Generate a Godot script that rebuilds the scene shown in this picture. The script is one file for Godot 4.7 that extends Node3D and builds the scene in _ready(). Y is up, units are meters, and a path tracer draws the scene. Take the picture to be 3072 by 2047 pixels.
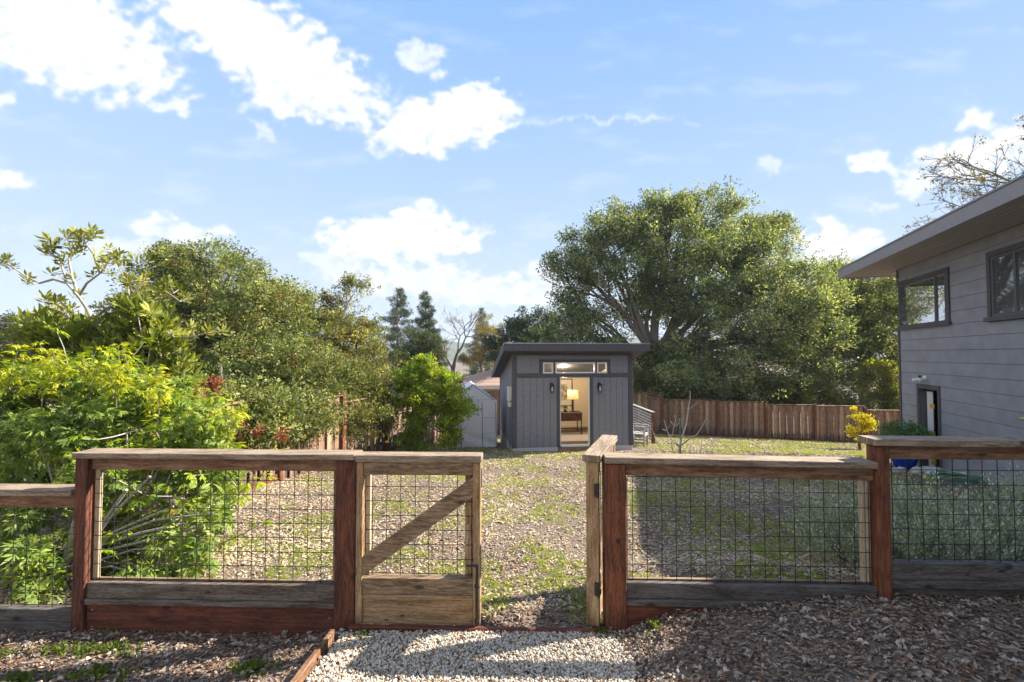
extends Node3D
# Garden behind a wire fence with a double gate, a grey garden studio, board fences, oaks and a two-storey grey house.
# Units are metres, y is up; the camera looks along -z. "d" below is the distance in front of the camera (z = -d).

const FOCAL := 1365.0
const EYE := 1.97
var pitch := atan(41.0 / 1365.0)
var rng := RandomNumberGenerator.new()
var used := {}
var cache := {}
var M := {}
var nz := FastNoiseLite.new()

func _ready():
	rng.seed = 20260
	nz.seed = 7; nz.frequency = 1.0; nz.fractal_octaves = 3
	setup_view()
	make_materials()
	build_ground()
	build_house()
	build_shed()
	build_front_fence()
	build_yard_fences()
	build_neighbour()
	build_trees()
	build_yard_things()
	build_ground_cover()

# ---------------------------------------------------------------- camera, sky, sun
func setup_view():
	var cam := Camera3D.new(); cam.name = "camera"
	cam.fov = rad_to_deg(2.0 * atan(1023.5 / FOCAL)); cam.near = 0.05; cam.far = 3000.0
	cam.position = Vector3(0, EYE, 0); cam.rotation = Vector3(pitch, 0, 0)
	add_child(cam); cam.current = true
	var e := Environment.new()
	e.tonemap_mode = Environment.TONE_MAPPER_LINEAR
	e.tonemap_exposure = 3.0
	e.background_mode = Environment.BG_SKY
	e.background_energy_multiplier = 0.435
	e.sdfgi_enabled = true; e.ssao_enabled = true; e.ssil_enabled = true
	e.fog_enabled = true; e.fog_density = 0.0004; e.fog_light_color = Color(0.80, 0.88, 1.0)
	var pm := PanoramaSkyMaterial.new(); pm.panorama = ImageTexture.create_from_image(sky_image())
	var sk := Sky.new(); sk.sky_material = pm; e.sky = sk
	var we := WorldEnvironment.new(); we.name = "world_environment"; we.environment = e
	add_child(we)
	var sun := DirectionalLight3D.new(); sun.name = "sun"
	sun.light_energy = 1.6; sun.light_color = Color(1.0, 0.97, 0.92); sun.light_angular_distance = 0.55
	sun.shadow_enabled = true; sun.directional_shadow_max_distance = 120.0
	add_child(sun)
	var el := deg_to_rad(35.0)
	var to_sun := Vector3(0.935 * cos(el), sin(el), -0.355 * cos(el)).normalized()
	sun.look_at_from_position(to_sun * 60.0, Vector3.ZERO, Vector3.UP)

# clouds: centre and half-size on the plane tangent to the sky ahead, turn in degrees, thickness
var clouds := [
	[190, 105, 385, 170, 22, 1.0], [420, 215, 130, 70, 10, 0.8], [780, 125, 470, 135, 31, 1.0], [860, 290, 150, 70, 8, 0.75], [620, 60, 220, 80, 20, 0.9],
	[1020, 345, 85, 32, 0, 0.7], [1330, 370, 245, 100, -10, 1.0], [1430, 310, 120, 60, 0, 0.9], [1270, 180, 85, 55, 10, 0.55], [520, 312, 75, 28, 0, 0.6],
	[15, 540, 100, 34, 5, 0.8], [5, 305, 50, 32, 0, 0.6], [1190, 715, 270, 78, 0, 1.0], [1250, 660, 140, 50, 0, 0.9], [1340, 745, 130, 30, 0, 0.8],
	[1320, 850, 380, 62, 4, 0.62], [1560, 880, 200, 50, 0, 0.6], [1010, 800, 110, 34, 20, 0.4], [545, 690, 150, 42, 4, 0.62], [380, 750, 130, 40, 0, 0.45],
	[2520, 730, 135, 70, 0, 1.0], [2470, 790, 120, 60, 0, 0.9], [2620, 490, 105, 34, 8, 0.75], [2760, 545, 75, 55, 0, 0.6], [2900, 480, 150, 70, 0, 0.9],
	[2935, 355, 62, 42, 0, 0.8], [3080, 420, 110, 70, 0, 0.9], [1850, 362, 290, 9, 1, 0.25], [2310, 500, 45, 22, 0, 0.35],
	[190, 955, 120, 40, 0, 0.6], [1640, 840, 120, 60, 0, 0.5], [800, 400, 50, 25, 30, 0.35], [2640, 620, 40, 18, 0, 0.3]]

func sky_color(y: float) -> Vector3:
	var stops := [[0.0, Vector3(0.67, 0.745, 0.84)], [0.30, Vector3(0.425, 0.575, 0.80)], [0.60, Vector3(0.26, 0.445, 0.785)], [1.0, Vector3(0.2, 0.385, 0.76)]]
	for i in 3:
		if y <= stops[i + 1][0]:
			return stops[i][1].lerp(stops[i + 1][1], (y - stops[i][0]) / (stops[i + 1][0] - stops[i][0]))
	return stops[3][1]

func sky_image() -> Image:
	var w := 2048; var h := 1024
	var n := FastNoiseLite.new(); n.seed = 11; n.frequency = 0.011; n.fractal_octaves = 6; n.fractal_gain = 0.6
	var r := RandomNumberGenerator.new(); r.seed = 5
	var around := []
	for i in 70:
		around.append([r.randf_range(0.17, 0.83) * TAU, r.randf_range(0.05, 0.9), r.randf_range(0.1, 0.36), r.randf_range(0.04, 0.15), 0, r.randf_range(0.6, 1.0)])
	var data := PackedFloat32Array(); data.resize(w * h * 3)
	var at := 0
	var pre := []
	for c in clouds:
		pre.append([c[0], c[1], 1.0 / c[2], 1.0 / c[3], cos(deg_to_rad(c[4])), sin(deg_to_rad(c[4])), maxf(c[5], 0.75), minf(1.0, 0.1 + c[5] * 1.05)])
	var cp := cos(pitch); var sp := sin(pitch)
	for row in h:
		var th := (row + 0.5) / h * PI
		var y := cos(th); var sh := sin(th)
		var base := sky_color(maxf(y, 0.0))
		if y < 0.0:
			base = Vector3(0.46, 0.45, 0.40).lerp(Vector3(0.25, 0.23, 0.18), minf(1.0, -y * 3.0))
		for col in w:
			var c := base
			if y > 0.0:
				var az := (col + 0.5) / w * TAU
				var x := sin(az) * sh; var z := -cos(az) * sh
				var q := -0.35; var dense := 1.0; var nx := 0.0; var ny := 0.0
				var depth := -z * cp + y * sp
				if depth > 0.42:
					var px := 1536.0 + FOCAL * x / depth
					var py := 1023.5 - FOCAL * (y * cp + z * sp) / depth
					nx = px; ny = py * 1.5
					px += 70.0 * n.get_noise_2d(nx * 0.7 + 900.0, ny * 0.7); py += 42.0 * n.get_noise_2d(nx * 0.7, ny * 0.7 + 700.0)
					if px > -300 and px < 3400 and py > -500:
						for k in pre:
							var dx: float = px - k[0]; var dy: float = py - k[1]
							if absf(dx) > 640 or absf(dy) > 640: continue
							var a: float = (dx * k[4] + dy * k[5]) * k[2]
							var b: float = (dy * k[4] - dx * k[5]) * k[3]
							var s: float = (1.0 - (a * a + b * b)) * k[6]
							if s > q: q = s; dense = k[7]
				else:
					nx = az * 1365.0; ny = asin(y) * 2000.0
				for k in around:
					var da: float = (az - k[0]) * sh
					if absf(da) < k[2] * 1.5:
						var a2: float = da / k[2]; var b2: float = (asin(y) - k[1]) / k[3]
						var s2: float = (1.0 - a2 * a2 - b2 * b2) * k[5]
						if s2 > q: q = s2
				var veil := 0.17 * smoothstep(0.05, 0.55, n.get_noise_2d(nx * 0.22 + 50.0, ny * 0.5 + 20.0)) * (1.0 - 0.5 * y)
				c = base.lerp(Vector3(0.90, 0.92, 0.95), veil)
				if q > -0.35:
					var nn := n.get_noise_2d(nx, ny)
					var t := smoothstep(-0.12, 0.66, q * 0.95 + nn * 0.95 + 0.10)
					t *= clampf(0.55 + q * 1.6, 0.0, 1.0)
					c = c.lerp(Vector3(0.90, 0.905, 0.93).lerp(Vector3(0.72, 0.75, 0.81), clampf(0.35 - nn * 1.4, 0.0, 0.6)), t * dense)
			data[at] = c.x; data[at + 1] = c.y; data[at + 2] = c.z
			at += 3
	return Image.create_from_data(w, h, false, Image.FORMAT_RGBF, data.to_byte_array())

# ---------------------------------------------------------------- small helpers
func W(px: float, py: float, d: float) -> Vector3:
	# the point at distance d ahead seen at full-size photograph coordinates
	var v := (1023.5 - py) / FOCAL
	var y := v * cos(pitch) + sin(pitch); var z := cos(pitch) - v * sin(pitch)
	var k := d / z
	return Vector3((px - 1536.0) / FOCAL * k, EYE + y * k, -d)

func gy(x: float, z: float) -> float:
	var d := -z
	var b := 0.0
	if d < 3.2: b = 0.36 * pow(1.0 - clampf(d, -4.0, 3.2) / 3.2, 0.85) if d > 0.0 else 0.36
	elif d < 13.4: b = -0.0844 * (d - 3.2)
	elif d < 27.0: b = -0.861 - 0.118 * (d - 13.4)
	else: b = -2.466 - 0.03 * minf(d - 27.0, 60.0)
	b -= 0.04 * maxf(0.0, minf(x, 20.0) - 6.0) * smoothstep(6.0, 12.0, d)
	b += (0.19 * smoothstep(0.66, 1.2, x) + 0.11 * smoothstep(1.0, 2.4, x)) * (1.0 - smoothstep(3.3, 5.2, d))
	b += 0.06 * smoothstep(-1.5, -1.0, x) * (1.0 - smoothstep(3.4, 5.0, d)) * (1.0 - smoothstep(0.65, 1.2, x))
	b += 0.02 * nz.get_noise_2d(x * 0.9, z * 0.9) * smoothstep(0.4, 1.0, absf(d - 3.2))
	return b

func G(x: float, d: float, lift := 0.0) -> Vector3:
	return Vector3(x, gy(x, -d) + lift, -d)

func lin(r: float, g: float, b: float) -> Color:
	return Color(r, g, b).linear_to_srgb()

func numbered(called: String) -> String:
	if not used.has(called):
		used[called] = 0
		return called
	used[called] += 1
	return "%s_%03d" % [called, used[called]]

func thing(called: String, label: String, category: String, at := Vector3.ZERO, turn := 0.0, group := "") -> Node3D:
	var o := Node3D.new(); o.name = numbered(called); add_child(o)
	o.position = at; o.rotation.y = turn
	o.set_meta("label", label); o.set_meta("category", category)
	if group != "": o.set_meta("group", group)
	return o

func tag(o: Node, label: String, category: String, kind := "", group := ""):
	o.set_meta("label", label); o.set_meta("category", category)
	if kind != "": o.set_meta("kind", kind)
	if group != "": o.set_meta("group", group)

func top(called: String, mesh: Mesh, mat: Material, at := Vector3.ZERO) -> MeshInstance3D:
	var o := MeshInstance3D.new(); o.name = numbered(called); o.mesh = mesh; o.material_override = mat; o.position = at
	add_child(o)
	return o

func part(parent: Node, called: String, mesh: Mesh, mat: Material, at := Vector3.ZERO, b := Basis()) -> MeshInstance3D:
	var o := MeshInstance3D.new()
	var key := str(parent.get_instance_id()) + called
	if not used.has(key):
		used[key] = 0; o.name = called
	else:
		used[key] += 1; o.name = "%s_%03d" % [called, used[key]]
	o.mesh = mesh; o.material_override = mat
	o.transform = Transform3D(b, at)
	parent.add_child(o, true)
	return o

func st_new() -> SurfaceTool:
	var st := SurfaceTool.new(); st.begin(Mesh.PRIMITIVE_TRIANGLES); return st

func tri(st: SurfaceTool, a: Vector3, b: Vector3, c: Vector3, n: Vector3, ua := Vector2.ZERO, ub := Vector2.ZERO, uc := Vector2.ZERO):
	if (b - a).cross(c - a).dot(n) > 0.0:
		var t := b; b = c; c = t
		var u := ub; ub = uc; uc = u
	st.set_normal(n); st.set_uv(ua); st.add_vertex(a)
	st.set_normal(n); st.set_uv(ub); st.add_vertex(b)
	st.set_normal(n); st.set_uv(uc); st.add_vertex(c)

func quad(st: SurfaceTool, a: Vector3, b: Vector3, c: Vector3, d: Vector3, n: Vector3, ua := Vector2.ZERO, ub := Vector2.ZERO, uc := Vector2.ZERO, ud := Vector2.ZERO):
	tri(st, a, b, c, n, ua, ub, uc); tri(st, a, c, d, n, ua, uc, ud)

func face_uv(p: Vector3, n: Vector3, along: int, shift: Vector2) -> Vector2:
	var ax := 0; var m := absf(n.x)
	if absf(n.y) > m: ax = 1; m = absf(n.y)
	if absf(n.z) > m: ax = 2
	var others := []
	for i in 3:
		if i != ax: others.append(i)
	var u: int = others[0]; var v: int = others[1]
	if others.has(along) and v == along:
		v = others[0]; u = along
	return Vector2(p[u], p[v]) + shift

# a board or block with chamfered edges, its grain along its longest side; centred on its middle
func block(size: Vector3, bevel := 0.003, variant := 0, keep := false) -> ArrayMesh:
	var key := "block%s%s%d%s" % [str(size.snapped(Vector3.ONE * 0.0005)), str(bevel), variant, str(keep)]
	if cache.has(key): return cache[key]
	var along := 0
	if size.y > size[along]: along = 1
	if size.z > size[along]: along = 2
	var shift := Vector2(0.0 if keep else variant * 0.731, variant * 0.137)
	var h := size * 0.5
	var b := minf(bevel, minf(h.x, minf(h.y, h.z)) * 0.45)
	var st := st_new()
	for ax in 3:
		var u := (ax + 1) % 3; var v := (ax + 2) % 3
		for s in [-1.0, 1.0]:
			var n := Vector3.ZERO; n[ax] = s
			var c := []
			for k in [[-1, -1], [1, -1], [1, 1], [-1, 1]]:
				var p := Vector3.ZERO
				p[ax] = s * h[ax]; p[u] = k[0] * (h[u] - b); p[v] = k[1] * (h[v] - b)
				c.append(p)
			quad(st, c[0], c[1], c[2], c[3], n, face_uv(c[0], n, along, shift), face_uv(c[1], n, along, shift), face_uv(c[2], n, along, shift), face_uv(c[3], n, along, shift))
	if b > 0.0:
		for ax in 3:
			var u := (ax + 1) % 3; var v := (ax + 2) % 3
			for su in [-1.0, 1.0]:
				for sv in [-1.0, 1.0]:
					var n := Vector3.ZERO; n[u] = su; n[v] = sv; n = n.normalized()
					var nn := n; nn[u] *= 1.01
					var c := []
					for k in [[-1, 0], [1, 0], [1, 1], [-1, 1]]:
						var p := Vector3.ZERO
						p[ax] = k[0] * (h[ax] - b)
						p[u] = su * (h[u] - (b if k[1] == 1 else 0.0)); p[v] = sv * (h[v] - (0.0 if k[1] == 1 else b))
						c.append(p)
					quad(st, c[0], c[1], c[2], c[3], n, face_uv(c[0], nn, along, shift), face_uv(c[1], nn, along, shift), face_uv(c[2], nn, along, shift), face_uv(c[3], nn, along, shift))
		for sx in [-1.0, 1.0]:
			for sy in [-1.0, 1.0]:
				for sz in [-1.0, 1.0]:
					var n := Vector3(sx, sy, sz).normalized()
					tri(st, Vector3(sx * h.x, sy * (h.y - b), sz * (h.z - b)), Vector3(sx * (h.x - b), sy * h.y, sz * (h.z - b)), Vector3(sx * (h.x - b), sy * (h.y - b), sz * h.z), n)
	var m := st.commit(); cache[key] = m
	return m

# a board given by two opposite corners, as a part
func bar(parent: Node, called: String, lo: Vector3, hi: Vector3, mat: Material, bevel := 0.003, variant := -1) -> MeshInstance3D:
	if variant < 0: variant = rng.randi_range(0, 4)
	return part(parent, called, block(hi - lo, bevel, variant), mat, (lo + hi) * 0.5)

func tube(st: SurfaceTool, pts: Array, radii: Array, sides := 7, cap := true):
	var rings := []
	var ref := Vector3(0.31, 0.17, 0.93).normalized()
	for i in pts.size():
		var t: Vector3 = (pts[mini(i + 1, pts.size() - 1)] - pts[maxi(i - 1, 0)]).normalized()
		var u := t.cross(ref)
		if u.length() < 0.05: u = t.cross(Vector3.RIGHT)
		u = u.normalized(); var v := t.cross(u)
		var ring := []
		for k in sides:
			var a := TAU * k / sides
			ring.append([u * cos(a) + v * sin(a), pts[i] + (u * cos(a) + v * sin(a)) * radii[i], a / TAU])
		rings.append(ring)
	var along := 0.0
	for i in pts.size() - 1:
		var seg: float = (pts[i + 1] - pts[i]).length()
		for k in sides:
			var k2 := (k + 1) % sides
			var q := [rings[i][k], rings[i][k2], rings[i + 1][k2], rings[i + 1][k]]
			var uv := [Vector2(along, k / float(sides) * 0.4), Vector2(along, (k + 1) / float(sides) * 0.4), Vector2(along + seg, (k + 1) / float(sides) * 0.4), Vector2(along + seg, k / float(sides) * 0.4)]
			var nf: Vector3 = (q[0][0] + q[1][0] + q[2][0] + q[3][0])
			for t in [[0, 1, 2], [0, 2, 3]]:
				var o: Array = t.duplicate()
				if (q[o[1]][1] - q[o[0]][1]).cross(q[o[2]][1] - q[o[0]][1]).dot(nf) > 0.0: o = [t[0], t[2], t[1]]
				for j in o:
					st.set_normal(q[j][0]); st.set_uv(uv[j]); st.add_vertex(q[j][1])
		along += seg
	if cap:
		for e in [0, pts.size() - 1]:
			var n: Vector3 = (pts[e] - pts[1 if e == 0 else e - 1]).normalized()
			for k in range(1, sides - 1):
				tri(st, rings[e][0][1], rings[e][k][1], rings[e][k + 1][1], n)

func rod(a: Vector3, b: Vector3, r: float, sides := 6) -> ArrayMesh:
	var st := st_new(); tube(st, [a, b], [r, r], sides); return st.commit()

# turned shape about the y axis from [radius, height] pairs
func lathe(profile: Array, sides := 20) -> ArrayMesh:
	var st := st_new()
	for i in profile.size() - 1:
		var p0: Array = profile[i]; var p1: Array = profile[i + 1]
		var dn := Vector2(p1[1] - p0[1], p0[0] - p1[0]).normalized()
		for k in sides:
			var a0 := TAU * k / sides; var a1 := TAU * (k + 1) / sides
			var d0 := Vector3(cos(a0), 0, sin(a0)); var d1 := Vector3(cos(a1), 0, sin(a1))
			var q := [d0 * p0[0] + Vector3.UP * p0[1], d1 * p0[0] + Vector3.UP * p0[1], d1 * p1[0] + Vector3.UP * p1[1], d0 * p1[0] + Vector3.UP * p1[1]]
			var n := ((d0 + d1).normalized() * dn.x + Vector3.UP * dn.y).normalized()
			quad(st, q[0], q[1], q[2], q[3], n)
	st.index(); st.generate_normals()
	var m := st.commit()
	return m

# a flat outline in the xy plane given thickness along z
func prism(outline: PackedVector2Array, depth: float) -> ArrayMesh:
	var st := st_new()
	var idx := Geometry2D.triangulate_polygon(outline)
	for s in [-0.5, 0.5]:
		for i in range(0, idx.size(), 3):
			var a := outline[idx[i]]; var b := outline[idx[i + 1]]; var c := outline[idx[i + 2]]
			tri(st, Vector3(a.x, a.y, s * depth), Vector3(b.x, b.y, s * depth), Vector3(c.x, c.y, s * depth), Vector3(0, 0, signf(s)), a, b, c)
	var cw := Geometry2D.is_polygon_clockwise(outline)
	for i in outline.size():
		var a := outline[i]; var b := outline[(i + 1) % outline.size()]
		var e := (b - a).normalized()
		var n := Vector3(e.y, -e.x, 0) * (-1.0 if cw else 1.0)
		quad(st, Vector3(a.x, a.y, -depth / 2), Vector3(b.x, b.y, -depth / 2), Vector3(b.x, b.y, depth / 2), Vector3(a.x, a.y, depth / 2), n, Vector2(0, a.y), Vector2((b - a).length(), b.y), Vector2((b - a).length(), b.y + depth), Vector2(0, a.y + depth))
	return st.commit()

func multi(parent: Node, called: String, mesh: Mesh, mat: Material, xf: Array, cols: PackedColorArray) -> MultiMeshInstance3D:
	var mm := MultiMesh.new()
	mm.transform_format = MultiMesh.TRANSFORM_3D; mm.use_colors = true; mm.mesh = mesh
	mm.instance_count = xf.size()
	for i in xf.size():
		mm.set_instance_transform(i, xf[i]); mm.set_instance_color(i, cols[i])
	var o := MultiMeshInstance3D.new(); o.multimesh = mm; o.material_override = mat
	o.name = numbered(called) if parent == self else called
	parent.add_child(o, true)
	o.set_meta("kind", "stuff")
	return o

func rand_dir() -> Vector3:
	var y := rng.randf_range(-1, 1); var a := rng.randf() * TAU; var r := sqrt(1.0 - y * y)
	return Vector3(cos(a) * r, y, sin(a) * r)

func basis_up(n: Vector3, spin: float, s := Vector3.ONE) -> Basis:
	var u := n.cross(Vector3(0.3, 0.1, 0.95))
	if u.length() < 0.05: u = n.cross(Vector3.RIGHT)
	u = u.normalized()
	var b := Basis(u, n, u.cross(n)).rotated(n, spin)
	return Basis(b.x * s.x, b.y * s.y, b.z * s.z)

# ---------------------------------------------------------------- materials
func plain(c: Color, rough := 0.8, metal := 0.0) -> StandardMaterial3D:
	var m := StandardMaterial3D.new(); m.albedo_color = c; m.roughness = rough; m.metallic = metal
	return m

func wood_image(sd: int, dark: Vector3, light: Vector3, rings: float, knots: int, grey: Vector3, grey_amount: float, damp := false) -> Array:
	# one repeat is 3.2 m along the grain and 0.4 m across
	var w := 1024; var h := 128
	var n := FastNoiseLite.new(); n.seed = sd; n.frequency = 1.0; n.fractal_octaves = 3
	var r := RandomNumberGenerator.new(); r.seed = sd
	var ks := []
	for i in knots: ks.append([r.randf() * w, r.randf() * h, r.randf_range(3.0, 7.5)])
	var img := Image.create_empty(w, h, false, Image.FORMAT_RGB8)
	var bump := Image.create_empty(w, h, false, Image.FORMAT_L8)
	for y in h:
		for x in w:
			var warp := n.get_noise_2d(x * 0.0035, y * 0.022) * 22.0
			var core := 0.0
			for k in ks:
				var dx: float = (x - k[0]) * 0.55; var dy: float = y - k[1]
				if absf(dx) > 40 or absf(dy) > 26: continue
				var q: float = sqrt(dx * dx + dy * dy) / k[2]
				warp += 9.0 * exp(-q * 0.55) * signf(dy)
				core = maxf(core, 1.0 - smoothstep(0.5, 1.15, q))
			var ring := 0.5 + 0.5 * sin((y + warp) * rings)
			ring = pow(ring, 1.6)
			var fib := n.get_noise_2d(x * 0.05 + 90.0, y * 1.0)
			var blot := n.get_noise_2d(x * 0.007 + 300.0, y * 0.03)
			var t := clampf(0.47 + 0.42 * (ring - 0.5) + 0.60 * fib + 0.45 * blot, 0.0, 1.0)
			var c := dark.lerp(light, t)
			c = c.lerp(grey * (0.7 + 0.6 * t), clampf(grey_amount * (0.65 + 1.1 * blot + 0.5 * fib), 0.0, 1.0))
			var crack := smoothstep(0.34, 0.42, n.get_noise_2d(x * 0.008 + 500.0, (y + warp * 0.4) * 0.45))
			c = c.lerp(dark * 0.4, maxf(core * 0.85, crack * 0.7))
			if damp:   # ragged mould stain creeping up from the foot of each board
				var foot := (x / 1024.0 * 3.2) - 2.27
				var edge := 0.26 + 0.55 * n.get_noise_2d(y * 0.09 + 11.0, 5.0) + 0.25 * fib
				if foot > -0.05 and foot < edge + 0.1: c = c.lerp(Vector3(0.022, 0.018, 0.015), 0.8 * (1.0 - smoothstep(edge - 0.06, edge + 0.06, foot)))
			img.set_pixel(x, y, Color(c.x, c.y, c.z).linear_to_srgb())
			bump.set_pixel(x, y, Color.from_hsv(0, 0, clampf(0.55 + 0.35 * (ring - 0.5) + 0.5 * fib - core * 0.2 - crack * 0.4, 0.0, 1.0)))
	return [ImageTexture.create_from_image(img), ImageTexture.create_from_image(bump)]

func wood(sd: int, dark: Vector3, light: Vector3, rings := 0.7, knots := 9, grey := Vector3(0.2, 0.19, 0.17), grey_amount := 0.0, relief := 0.12, damp := false) -> StandardMaterial3D:
	var t := wood_image(sd, dark, light, rings, knots, grey, grey_amount, damp)
	var m := StandardMaterial3D.new()
	m.albedo_texture = t[0]; m.roughness = 0.82
	m.heightmap_enabled = true; m.heightmap_texture = t[1]; m.heightmap_scale = relief
	m.uv1_scale = Vector3(1.0 / 3.2, 1.0 / 0.4, 1)
	return m

# mottled paint or earth: noise between two linear colours, laid on in metres from three sides
func mottle(sd: int, a: Vector3, b: Vector3, freq: float, metres: float, rough := 0.85, octaves := 4, relief := 0.0, contrast := 1.0) -> StandardMaterial3D:
	var n := FastNoiseLite.new(); n.seed = sd; n.frequency = freq; n.fractal_octaves = octaves
	var src := n.get_seamless_image(256, 256)
	var img := Image.create_empty(256, 256, false, Image.FORMAT_RGB8)
	for y in 256:
		for x in 256:
			var t := clampf((src.get_pixel(x, y).r - 0.5) * contrast + 0.5, 0.0, 1.0)
			var c := a.lerp(b, t)
			img.set_pixel(x, y, Color(c.x, c.y, c.z).linear_to_srgb())
	var m := StandardMaterial3D.new()
	m.albedo_texture = ImageTexture.create_from_image(img); m.roughness = rough
	m.uv1_triplanar = true; m.uv1_world_triplanar = true; m.uv1_scale = Vector3.ONE / metres
	if relief > 0.0:
		m.heightmap_enabled = true; m.heightmap_texture = ImageTexture.create_from_image(src); m.heightmap_scale = relief
	return m

func leaf_mat(back: float, rough := 0.5, tint := Color(1, 1, 1)) -> StandardMaterial3D:
	var m := StandardMaterial3D.new()
	m.vertex_color_use_as_albedo = true; m.albedo_color = tint; m.roughness = rough; m.cull_mode = BaseMaterial3D.CULL_DISABLED; m.metallic_specular = 0.35
	if back > 0.0:
		m.backlight_enabled = true; m.backlight = Color(back, back, back * 0.6)
	return m

func make_materials():
	M.redwood = wood(3, Vector3(0.07, 0.022, 0.009), Vector3(0.26, 0.082, 0.03), 0.55, 9)
	M.darkpost = wood(17, Vector3(0.045, 0.014, 0.007), Vector3(0.19, 0.058, 0.024), 0.5, 12)
	M.lowrail = wood(18, Vector3(0.05, 0.032, 0.02), Vector3(0.20, 0.14, 0.09), 0.6, 9, Vector3(0.17, 0.145, 0.12), 0.5)
	M.redboard = wood(4, Vector3(0.07, 0.018, 0.009), Vector3(0.20, 0.058, 0.026), 0.4, 9)
	M.weathered = wood(5, Vector3(0.11, 0.062, 0.03), Vector3(0.37, 0.235, 0.12), 0.6, 8, Vector3(0.27, 0.21, 0.15), 0.25)
	M.rail = wood(6, Vector3(0.11, 0.046, 0.018), Vector3(0.34, 0.165, 0.07), 0.5, 7, Vector3(0.22, 0.165, 0.115), 0.3)
	M.capwood = wood(7, Vector3(0.14, 0.09, 0.053), Vector3(0.37, 0.265, 0.17), 0.5, 6, Vector3(0.28, 0.225, 0.165), 0.45)
	M.fir = wood(8, Vector3(0.20, 0.10, 0.038), Vector3(0.46, 0.285, 0.125), 0.45, 5, Vector3(0.33, 0.26, 0.18), 0.3)
	M.pale = wood(9, Vector3(0.36, 0.27, 0.16), Vector3(0.56, 0.46, 0.32), 0.5, 3)
	M.darkrail = wood(10, Vector3(0.045, 0.033, 0.026), Vector3(0.15, 0.115, 0.09), 0.6, 9, Vector3(0.12, 0.11, 0.10), 0.7)
	M.fence_a = wood(12, Vector3(0.14, 0.065, 0.03), Vector3(0.46, 0.26, 0.135), 0.5, 15, Vector3(0.2, 0.155, 0.12), 0.4, 0.12, true)
	M.fence_b = wood(13, Vector3(0.09, 0.047, 0.025), Vector3(0.30, 0.175, 0.10), 0.55, 14, Vector3(0.19, 0.15, 0.115), 0.4, 0.12, true)
	M.fence_c = wood(16, Vector3(0.23, 0.13, 0.068), Vector3(0.60, 0.41, 0.24), 0.5, 12, Vector3(0.3, 0.235, 0.18), 0.4, 0.12, true)
	M.desk = wood(14, Vector3(0.06, 0.03, 0.017), Vector3(0.20, 0.115, 0.07), 0.5, 4)
	M.greywood = wood(15, Vector3(0.16, 0.15, 0.14), Vector3(0.36, 0.34, 0.32), 0.6, 4, Vector3(0.32, 0.32, 0.32), 0.7)
	M.siding = mottle(21, Vector3(0.225, 0.23, 0.255), Vector3(0.295, 0.298, 0.322), 0.02, 2.3, 0.78, 6, 0.0, 1.3)
	M.trim = mottle(22, Vector3(0.072, 0.066, 0.07), Vector3(0.098, 0.09, 0.094), 0.03, 1.1, 0.7, 4)
	M.fascia = mottle(23, Vector3(0.25, 0.24, 0.25), Vector3(0.29, 0.28, 0.29), 0.03, 1.4, 0.6, 4)
	M.soffit = mottle(24, Vector3(0.30, 0.275, 0.265), Vector3(0.36, 0.33, 0.315), 0.03, 1.4, 0.75, 4)
	M.core = plain(lin(0.03, 0.03, 0.033), 0.9)
	M.shed = mottle(25, Vector3(0.185, 0.19, 0.215), Vector3(0.245, 0.249, 0.276), 0.04, 1.2, 0.75, 5)
	M.shedtrim = mottle(26, Vector3(0.07, 0.067, 0.077), Vector3(0.095, 0.09, 0.10), 0.03, 1.0, 0.7, 4)
	M.metal_edge = plain(lin(0.42, 0.43, 0.45), 0.4, 0.7)
	M.white = plain(lin(0.78, 0.77, 0.75), 0.45)
	M.concrete = mottle(27, Vector3(0.42, 0.42, 0.42), Vector3(0.58, 0.58, 0.57), 0.05, 0.6, 0.9)
	M.beige = plain(lin(0.70, 0.62, 0.50), 0.9)
	M.cream = plain(lin(0.70, 0.66, 0.60), 0.9)
	M.floorwood = wood(30, Vector3(0.10, 0.06, 0.035), Vector3(0.24, 0.15, 0.09), 0.4, 2)
	M.black = plain(lin(0.012, 0.012, 0.013), 0.45)
	M.wire = plain(lin(0.035, 0.03, 0.03), 0.55, 0.5)
	M.galv = plain(lin(0.33, 0.36, 0.40), 0.5, 0.6)
	M.brass = plain(lin(0.75, 0.50, 0.10), 0.35, 0.8)
	M.winframe = plain(lin(0.10, 0.10, 0.11), 0.4)
	M.blue = plain(lin(0.01, 0.045, 0.33), 0.12)
	M.hose = plain(lin(0.03, 0.19, 0.09), 0.4)
	M.rock = mottle(31, Vector3(0.30, 0.29, 0.28), Vector3(0.62, 0.60, 0.57), 0.05, 0.35, 0.9)
	M.tarp = mottle(32, Vector3(0.80, 0.80, 0.82), Vector3(0.90, 0.90, 0.91), 0.02, 0.9, 0.5, 5, 0.6)
	M.tarp.backlight_enabled = true; M.tarp.backlight = Color(0.6, 0.6, 0.63)
	M.bark = mottle(33, Vector3(0.075, 0.06, 0.047), Vector3(0.27, 0.235, 0.20), 0.06, 0.5, 0.95, 4, 1.2)
	M.palebark = mottle(34, Vector3(0.24, 0.21, 0.175), Vector3(0.46, 0.42, 0.36), 0.04, 0.4, 0.85, 4, 0.3)
	M.twig = mottle(35, Vector3(0.16, 0.13, 0.11), Vector3(0.34, 0.29, 0.26), 0.05, 0.3, 0.85, 3)
	M.earth = mottle(36, Vector3(0.045, 0.031, 0.022), Vector3(0.26, 0.195, 0.14), 0.11, 0.85, 0.95, 5, 1.6, 1.5)
	M.vcol = StandardMaterial3D.new(); M.vcol.vertex_color_use_as_albedo = true; M.vcol.roughness = 0.9
	M.leaf = leaf_mat(0.95, 0.5); M.leaf.metallic_specular = 0.35
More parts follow.
